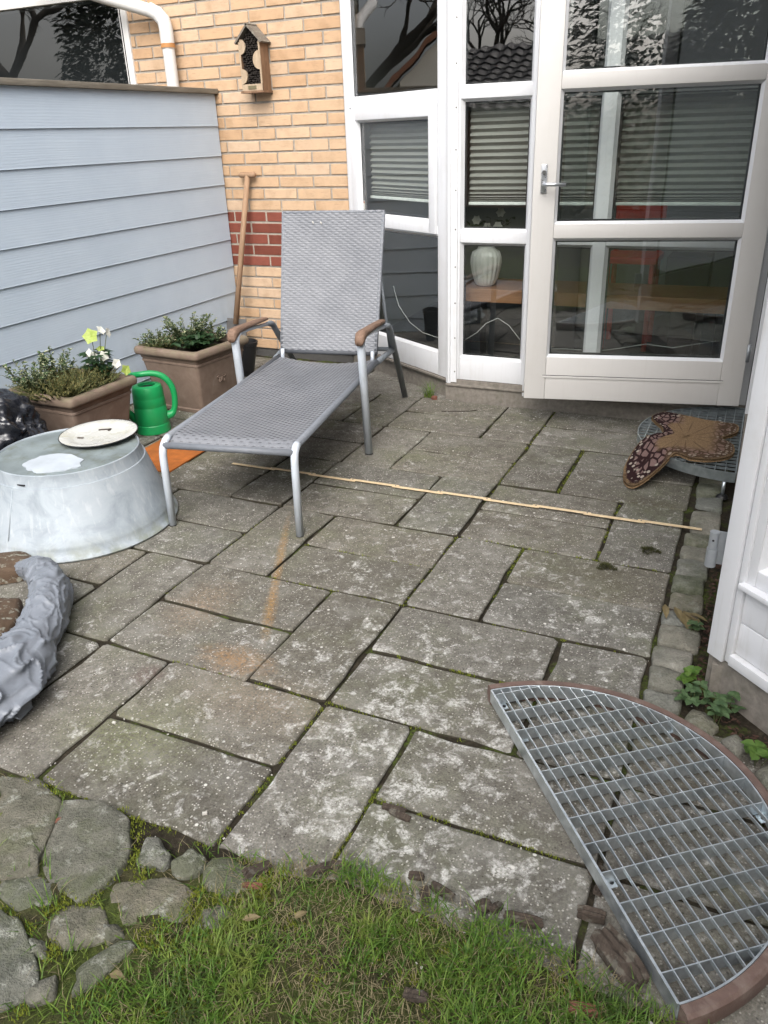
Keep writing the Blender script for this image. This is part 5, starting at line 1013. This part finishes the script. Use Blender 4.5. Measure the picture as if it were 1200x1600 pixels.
for s in (-1, 1):
    m = MB(); m.v = []; a = Vector((xc - s * .002, 0, hz1 + .092)); b_ = Vector((xc + s * .092, 0, hz1 - .004)); n = Vector((s * (b_ - a).z * -1, 0, abs((b_ - a).x))).normalized(); n = Vector((s * .71, 0, .70)); 
    for yy in (y0 - .014, y1): m.v += [tuple(Vector((a.x, yy, a.z))), tuple(Vector((b_.x, yy, b_.z))), tuple(Vector((b_.x - n.x * .010, yy, b_.z - n.z * .010))), tuple(Vector((a.x - n.x * .010, yy, a.z - n.z * .010)))]
    m.f = [(0, 1, 2, 3), (4, 5, 6, 7), (0, 1, 5, 4), (1, 2, 6, 5), (2, 3, 7, 6), (3, 0, 4, 7)]; m.build('roof_board', M['hotel_roof'], ih)

# ------------------------------------------------------------------ BARK, FRAGMENTS, LEAVES, MOSS LUMPS, WEEDS
def chip(x, y, z, L, W, H, rot, mat, label, cat, name, seed, tilt=0):
    r = random.Random(seed); bm = bmesh.new(); bmesh.ops.create_cube(bm, size=1); bmesh.ops.subdivide_edges(bm, edges=bm.edges[:], cuts=5, use_grid_fill=True)
    MM = Matrix.Translation((x, y, z + H * .33)) @ Matrix.Rotation(rot, 4, 'Z') @ Matrix.Rotation(tilt, 4, 'Y')
    for v in bm.verts:
        p = v.co; tp = 1 - .42 * abs(p.x * 2) ** 4 * (.5 + mnoise.noise(Vector((seed, p.y * 4, p.z * 4)))); q = Vector((p.x * L * (1 + .18 * mnoise.noise(Vector((p.y * 3, p.z * 3, seed)))), p.y * W * tp, p.z * H * tp + .15 * H * math.cos(p.y * 3)))
        q += Vector((.06 * L * mnoise.noise(Vector((p.y * 6, seed, p.z * 6))), .22 * W * mnoise.noise(Vector((seed, p.x * 5, 3))), .35 * H)) * 1.0 * mnoise.noise(Vector((p.x * 5 + seed, p.y * 4, p.z * 4))); q.z += H * .25 * (1 if abs(math.sin(p.y * 11 + seed)) > .6 else 0) * (p.z > 0); q.z *= .58; v.co = MM @ q
    me = bpy.data.meshes.new(name); bm.to_mesh(me); bm.free(); me.materials.append(M[mat]); o = bpy.data.objects.new(name, me); COL.objects.link(o); tag(o, label, cat, 'bark chips along the lawn edge' if cat == 'bark' else None); return o
for i, (x, y, z, L, W, H, rot, tl_, lab) in enumerate([
    (-.560, 1.185, 0, .052, .016, .010, .1, 0, 'flaky bark chip on the joint between two slabs above the lawn'), (-.540, 1.172, 0, .048, .014, .012, -.1, 0, 'slim bark chip just below the flaky one on the slab joint'),
    (-.447, 1.040, 0, .030, .016, .012, .3, 0, 'small dark bark chip on the slab left of the split one'), (-.388, 1.028, 0, .050, .020, .011, -.25, 0, 'split reddish bark chip on the slab near the lawn'), (-.412, 1.000, .008, .036, .020, .010, -.9, 0, 'bark chip half sunk in the grass edge'),
    (-.300, 1.020, .004, .032, .022, .020, 1.0, .3, 'upright bark lump at the corner of the long piece'), (-.278, 1.028, .004, .036, .016, .016, 1.3, .5, 'bark sliver leaning on the upright lump'), (-.222, 1.022, .004, .070, .020, .018, .15, 0, 'long dark bark piece lying at the slab edge'),
    (-.628, .972, .012, .062, .018, .012, .95, .2, 'narrow bark strip at the lawn edge in the middle'), (-.590, .998, .010, .030, .018, .012, .2, 0, 'dark bark crumb beside the narrow strip'), (-.742, .915, .016, .060, .020, .016, 1.1, .3, 'pointed bark piece beside the field stones'),
    (-.045, 1.010, .006, .105, .050, .032, -.72, .05, 'big weathered bark block beside the front grating'), (-.108, 1.085, .0, .050, .024, .024, .12, 0, 'short bark block between slab edge and grating'), (-.105, 1.150, .0, .030, .018, .014, 1.35, .1, 'dark bark stub against the flat side of the grating'), (-.120, 1.19, .002, .03, .02, .014, .6, 0, 'small bark bit under the flat side of the grating'),
    (-.35, .80, .02, .04, .02, .012, .2, 0, 'dark bark piece in the grass at the bottom edge')]):
    chip(x, y, z, L, W, H, rot, 'bark', lab, 'bark', 'bark_chip', i + 1, tl_)
chip(-.735, .885, .010, .040, .013, .011, .35, 'redchip', 'red brick fragment in the grass below the pointed bark', 'brick fragment', 'brick_fragment', 41); chip(-.082, .895, .012, .052, .020, .012, .2, 'redchip', 'orange red brick fragment in the grass near the grating tip', 'brick fragment', 'brick_fragment', 42); chip(-1.555, 4.012, .0, .03, .022, .024, .2, 'redchip', 'red crumb at the corner of the concrete base', 'brick fragment', 'brick_fragment', 43); chip(-1.222, .868, .006, .05, .012, .012, 1.1, 'redchip', 'red chip wedged beside the big field stone', 'brick fragment', 'brick_fragment', 44)
def loose_leaf(name, p, ang, L, W, mat, label, up=.15):
    m = MB(); leaf(m, Vector(p), Vector((math.cos(ang), math.sin(ang), up)), Vector((0, 0, 1)), L, W, .3); o = m.build(name, M[mat], recalc=False); tag(o, label, 'leaf'); return o
loose_leaf('fallen_leaf', (-.70, .80, .035), .6, .035, .016, 'leafb', 'orange brown leaf lying in the grass left of centre'); loose_leaf('fallen_leaf', (-.615, .845, .03), .9, .028, .014, 'leafb', 'small tan leaf on the grass in the middle'); loose_leaf('fallen_leaf', (-.86, .62, .03), .2, .03, .016, 'leafb', 'tan leaf in the grass at the bottom left')
sp = thing('leaf_sprig', (-.09, 2.20, .01), 'sprig of olive brown dry leaves lying on the setts', 'leaf'); m = MB(); m.tube([(-.115, 2.235, .012), (-.06, 2.215, .02), (-.015, 2.195, .02)], .002, 6); m.build('twig', M['bark'], sp)
for (x, y, a, L) in ((-.113, 2.236, -1.35, .062), (-.085, 2.232, -1.05, .075), (-.055, 2.218, -1.3, .085), (-.06, 2.215, -.55, .082), (-.04, 2.212, -.2, .06)): m = MB(); leaf(m, Vector((x, y, .024)), Vector((math.cos(a), math.sin(a), -.05)), Vector((.1, .1, 1)), L, L * .34, .2); m.build('leaf', M['leafb'], sp, recalc=False)
def moss_lump(p, rx, ry, label, seed):
    r = random.Random(seed); m = MB()
    for _ in range(520):
        a = r.uniform(0, 6.28); d = math.sqrt(r.random()) * (1 + .3 * math.sin(3 * a + seed)); x, y = p[0] + rx * d * math.cos(a), p[1] + ry * d * math.sin(a); blade(m, x, y, .001 + .010 * max(0, 1 - d * d), r.uniform(.004, .012), .0018, r.uniform(0, 6.28), r.uniform(.4, 1.6), r, 1)
    o = m.build('moss_lump', M['mossd'], recalc=False); tag(o, label, 'moss')
moss_lump((-.206, 2.61, 0), .032, .022, 'loose dark moss lump near the kerb setts', 1); moss_lump((-.325, 2.44, 0), .030, .020, 'flattened dark moss lump in the middle of a slab', 2)
def weed(p, n, sz, mat, label, seed, spread):
    r = random.Random(seed); t = thing('weed', p, label, 'weed'); ms = MB(); ml = MB(); B = Vector(p)
    for _ in range(n):
        a = r.uniform(0, 6.28); d = spread * math.sqrt(r.random()); q = B + Vector((math.cos(a) * d, math.sin(a) * d, r.uniform(.015, .05))); ms.tube([B + Vector((math.cos(a) * d * .4, math.sin(a) * d * .4, 0)), q], .0011, 4)
        for s in range(3): aa = a + s * 2.1 + r.uniform(-.2, .2); leaf(ml, q, Vector((math.cos(aa), math.sin(aa), .15)), Vector((r.uniform(-.3, .3), r.uniform(-.3, .3), 1)), sz * r.uniform(.75, 1.15), sz * .85, .25)
    ms.build('stems', M['stem'], t); ml.build('leaves', M[mat], t, recalc=False)
weed((-.012, 1.885, .0), 7, .022, 'leafm', 'fresh green clover-like weed at the foot of the near post', 1, .022); weed((.005, 1.815, .0), 13, .021, 'weedg', 'clover-like weed growing over the setts below the post', 2, .038); weed((.085, 1.80, .0), 9, .023, 'weedg', 'clover-like weed against the concrete base', 3, .034); weed((.07, 1.755, .0), 6, .021, 'weedg', 'clover-like weed beside the rim of the front grating', 7, .022); weed((.165, 1.64, .0), 7, .030, 'leafm', 'bright green strawberry-like weed at the right picture edge', 4, .03); weed((-.020, 2.135, .0), 4, .020, 'weedg', 'small weed peeping out beneath the dry leaves', 5, .016)
tf = thing('grass_tuft', (-1.60, 4.03, 0), 'grass tuft growing at the corner of the concrete base', 'grass'); m = MB(); r = random.Random(8)
for _ in range(60): blade(m, -1.60 + r.uniform(-.03, .03), 4.04 + r.uniform(-.015, .01), 0, r.uniform(.05, .12), .003, r.uniform(0, 6.28), r.uniform(.5, 1.3), r, 4)
m.build('blades', M['grassg'], tf, recalc=False)
lt = MB(); r = random.Random(18)                                     # dead leaves and dirt between setts and the base
for _ in range(260):
    t_ = r.random(); x = r.uniform(.005, .03) if t_ < .6 else .03 + r.uniform(0, .17); y = r.uniform(1.9, 2.7) if t_ < .6 else 1.86 - (x - .02) * .95 + r.uniform(-.05, .02); a = r.uniform(0, 6.28); leaf(lt, Vector((x, y, r.uniform(-.004, .012))), Vector((math.cos(a), math.sin(a), r.uniform(-.2, .4))), Vector((r.uniform(-.5, .5), r.uniform(-.5, .5), 1)), r.uniform(.008, .022), r.uniform(.004, .01), .2, 1)
tag(lt.build('leaf_litter', M['litter'], recalc=False), 'dark brown leaf litter in the gap along the concrete base', 'litter', kind='stuff')
tw = MB(); tw.tube([(-1.44, 3.82, .004), (-1.38, 3.835, .006), (-1.30, 3.87, .004), (-1.27, 3.90, .003)], .0022, 6); tag(tw.build('twig', M['bark'], smooth=True), 'thin dark twig lying on a slab before the window', 'twig')

# ------------------------------------------------------------------ ROOM CONTENTS
sh = thing('wooden_bench', (-.7, 4.45, .1), 'reddish wooden bench top standing inside behind the panes', 'bench'); m = MB(); m.box(-1.52, -.1, 4.26, 4.62, .50, .57, bev=.004); m.build('top', M['shelf'], sh)
for x in (-1.45, -.85, -.2): m = MB(); m.box(x - .03, x + .03, 4.40, 4.52, .08, .50); m.build('leg', M['fbox'], sh)
vs = thing('ribbed_vase', (-1.385, 4.37, .571), 'white ribbed porcelain vase with cream flowers inside the narrow window', 'vase')
m = MB(); n = 72
for (rr, z) in ((.040, .0), (.052, .008), (.066, .04), (.078, .085), (.084, .125), (.082, .155), (.072, .182), (.055, .195), (.048, .205), (.047, .212), (.042, .212), (.040, .19)):
    for k in range(n): a = 2 * math.pi * k / n; q = rr * (.94 + .10 * abs(math.sin(a * 9)) * (1 if .005 < z < .195 else 0)); m.v.append((-1.385 + q * math.cos(a), 4.37 + q * math.sin(a), .571 + z))
for i in range(11):
    for k in range(n): m.f.append((i * n + k, i * n + (k + 1) % n, (i + 1) * n + (k + 1) % n, (i + 1) * n + k))
m.f.append(tuple(range(n))); m.build('vase_body', M['vase'], vs, smooth=True)
bq = bush('bouquet', (-1.385, 4.37, .78), 'cream flowers with dark leaves standing in the ribbed vase', 'flower', 16, .20, .13, 'leafd', .05, .026, 8, 21, parent_spread=.03, up=.3)
for (x, y, z) in ((-1.36, 4.30, .885), (-1.305, 4.31, .89), (-1.42, 4.30, .92), (-1.30, 4.34, .955), (-1.34, 4.29, .86)):
    m = MB(); nn = Vector((.2, -.9, .3)).normalized(); u = nn.cross(Vector((0, 0, 1))).normalized(); v = nn.cross(u)
    for q in range(6): a = q * 1.047; leaf(m, Vector((x, y, z)), u * math.cos(a) + v * math.sin(a) + nn * .3, nn, .026, .024, .15)
    m.build('blossom', M['petal_w'], bq, recalc=False)
cb = MB(); cb.tube(cr([(-1.62, 4.22), (-1.5, 4.2)], 1) and [(-1.62, 4.22, .30), (-1.50, 4.21, .295), (-1.437, 4.2, .304), (-1.375, 4.2, .344), (-1.321, 4.2, .40), (-1.257, 4.2, .431), (-1.195, 4.2, .397), (-1.132, 4.2, .325), (-1.05, 4.2, .27)], .0022, 6); tag(cb.build('cable', M['cable'], smooth=True), 'white cable hanging in a peak behind the narrow lower pane', 'cable')
cb = MB(); cb.tube([(-1.05, 4.24, .27), (-.9, 4.22, .285), (-.72, 4.2, .29), (-.6, 4.22, .31), (-.48, 4.24, .335), (-.35, 4.24, .325), (-.15, 4.25, .37)], .0022, 6); tag(cb.build('cable', M['cable'], smooth=True), 'white cable running low behind the door glass', 'cable')
cb = MB(); cb.tube([(-2.05, 4.60, .50), (-1.98, 4.52, .40), (-1.88, 4.45, .32), (-1.76, 4.36, .285), (-1.62, 4.26, .285)], .0024, 6); tag(cb.build('cable', M['cable'], smooth=True), 'white cable curving down behind the angled lower pane', 'cable')
rc = thing('red_chair', (-.73, 5.25, .08), 'red chair dimly visible through the door glass', 'chair'); m = MB(); m.box(-.87, -.57, 5.36, 5.39, .78, 1.04, bev=.02); m.build('backrest', M['red'], rc); m = MB(); m.box(-.88, -.56, 5.08, 5.40, .60, .64, bev=.01); m.build('seat', M['red'], rc)
for x in (-.85, -.59):
    for y in (5.11, 5.37): m = MB(); m.tube([(x, y, .08), (x, y, .62 if y < 5.2 else .85)], .016, 8); m.build('leg', M['red'], rc)
for (x0, x1, y0_, y1_, z0, z1, lab) in ((-.50, -.26, 5.0, 5.25, .40, .66, 'black box standing behind the bench inside'), (-.14, .12, 5.05, 5.3, .40, .68, 'second black box further right behind the bench inside')):
    t = thing('loudspeaker_box', (x0, y0_, .08), lab, 'box'); m = MB(); m.box(x0, x1, y0_, y1_, z0, z1, bev=.006); m.build('case', M['fbox'], t); m = MB(); m.box(x0 + .05, x1 - .05, y0_ + .05, y1_ - .05, .08, z0); m.build('stand', M['fbox'], t)

# ------------------------------------------------------------------ SURROUNDINGS behind the camera (mirrored in the panes)
def bare_tree(name, base, H, label, seed, depth=6):
    r = random.Random(seed); t = thing(name, base, label, 'tree', 'bare trees around the garden'); mt = MB(); mc = MB()
    def grow(p, d, L, rad, k):
        n = 3; path = [p]; q = p.copy(); dd = d.copy()
        for _ in range(n): dd = (dd + Vector((r.uniform(-.22, .22), r.uniform(-.22, .22), r.uniform(-.05, .12)))).normalized(); q = q + dd * L / n; path.append(q.copy())
        (mt if k >= depth - 1 else mc).tube(path, [rad, rad * .9, rad * .78, rad * .65], 7 if k > 3 else 4, False)
        if k <= 0: return
        for c in range(r.choice((2, 3, 3)) if k < depth else 4):
            a = r.uniform(0, 6.28); s = r.uniform(.45, .95); u = dd.orthogonal().normalized(); v = dd.cross(u); nd = (dd + (u * math.cos(a) + v * math.sin(a)) * s).normalized(); grow(path[r.choice((2, 3, 3))], nd, L * r.uniform(.58, .8), rad * .6, k - 1)
    grow(Vector(base), Vector((0, 0, 1)), H * .30, H * .020, depth); mt.build('trunk', M['bare'], t, smooth=True, recalc=False); mc.build('crown', M['bare'], t, smooth=True, recalc=False)
bare_tree('bare_tree', (-9.6, -22.5, 0), 8.5, 'bare winter tree beyond the dark tiled roof', 11, 7); bare_tree('bare_tree', (-19.6, -9.5, 0), 10, 'bare winter tree far to the left of the garden', 12, 7); bare_tree('bare_tree', (-12.0, 4.6, 0), 6.5, 'bare winter tree beyond the siding fence', 13, 7); bare_tree('bare_tree', (-6.5, -20.5, 0), 6.5, 'bare winter tree behind the garden', 14, 7)
def evergreen(base, H, Rr, label, seed, n=15000):
    r = random.Random(seed); t = thing('evergreen_tree', base, label, 'tree', 'evergreen trees around the garden'); m = MB(); tr = MB(); tr.tube([Vector(base), Vector(base) + Vector((0, 0, H * .9))], [.16, .03], 8); tr.build('trunk', M['bare'], t, smooth=True)
    for _ in range(n):
        z = H * (r.random() ** 1.25); rr = Rr * (1 - (z / H) ** 1.6) * (.55 + .45 * math.sqrt(r.random())); a = r.uniform(0, 6.28); rr *= 1 + .2 * math.sin(5 * a + z * 2); p = Vector(base) + Vector((rr * math.cos(a), rr * math.sin(a), z + .1)); leaf(m, p, Vector((math.cos(a) + r.uniform(-.5, .5), math.sin(a) + r.uniform(-.5, .5), r.uniform(-.6, .5))), Vector((r.uniform(-.6, .6), r.uniform(-.6, .6), 1)), r.uniform(.12, .26), r.uniform(.06, .12), .2, 1)
    m.build('crown', M['conifer'], t, recalc=False)
evergreen((2.6, -6.8, 0), 7.5, 2.0, 'dense evergreen tree behind the right end of the garden', 31); evergreen((-.6, -8.6, 0), 5.6, 1.5, 'dense evergreen tree behind the middle of the garden', 32); evergreen((-13.4, -7.0, 0), 7.0, 1.9, 'dense evergreen tree far left of the garden', 33); evergreen((-10.6, -8.2, 0), 5.5, 1.6, 'dense evergreen tree left of the dark roof', 34)
gh = thing('garage', (-5.2, -9.5, 0), 'low garage with a dark tiled roof behind the garden', 'building'); m = MB(); m.box(-9.0, -1.9, -11.8, -7.6, 0, 1.75); m.build('wall', M['redwall'], gh)
m = MB(); m.v = [(-9.3, -7.2, 1.65), (-1.6, -7.2, 1.65), (-1.6, -9.7, 2.85), (-9.3, -9.7, 2.85), (-1.6, -12.2, 1.65), (-9.3, -12.2, 1.65)]; m.f = [(0, 1, 2, 3), (3, 2, 4, 5), (1, 4, 2), (0, 3, 5)]; rf0 = m.build('roof', M['rooft'], gh); tm = MB()
for j in range(11):
    t0 = j / 11; y = -7.2 - 2.5 * t0; z = 1.65 + 1.2 * t0; pts = [(-9.3 + 7.7 * k / 154, y - .02 + .012 * math.sin(k * 1.26), z + .045 + .022 * math.sin(k * 1.26)) for k in range(155)]
    for k in range(154): 
        p, q = pts[k], pts[k + 1]; b0 = len(tm.v); tm.v += [p, q, (q[0], q[1] - .24, q[2] + .085), (p[0], p[1] - .24, p[2] + .085), (p[0], p[1], p[2] - .04), (q[0], q[1], q[2] - .04)]; tm.f += [(b0, b0 + 1, b0 + 2, b0 + 3), (b0, b0 + 4, b0 + 5, b0 + 1)]
o = tm.build('roof_tiles', M['rooft'], gh, recalc=False); o['kind'] = 'stuff'
hw_ = thing('white_gable_house', (-24, 0.8, 0), 'white gabled house beyond the siding fence', 'house'); m = MB(); G5 = [(-1.8, 0), (3.4, 0), (3.4, 2.6), (.8, 5.2), (-1.8, 2.6)]; m.v = [(-22.0, y, z) for y, z in G5] + [(-30.0, y, z) for y, z in G5]; m.f = [(0, 1, 2, 3, 4), (5, 6, 7, 8, 9)] + [(k, (k + 1) % 5, 5 + (k + 1) % 5, 5 + k) for k in range(5)]; m.build('wall', M['whitewall'], hw_)
m = MB(); m.v = [(-21.7, -2.1, 2.42), (-21.7, .8, 5.32), (-21.7, 3.7, 2.42), (-30.2, -2.1, 2.42), (-30.2, .8, 5.32), (-30.2, 3.7, 2.42)]; m.f = [(0, 1, 4, 3), (1, 2, 5, 4)]; o = m.build('roof', M['redwall'], hw_); md = o.modifiers.new('thick', 'SOLIDIFY'); md.thickness = .12; md.offset = 1
for o in bpy.data.objects:
    if '_w' in o: del o['_w']
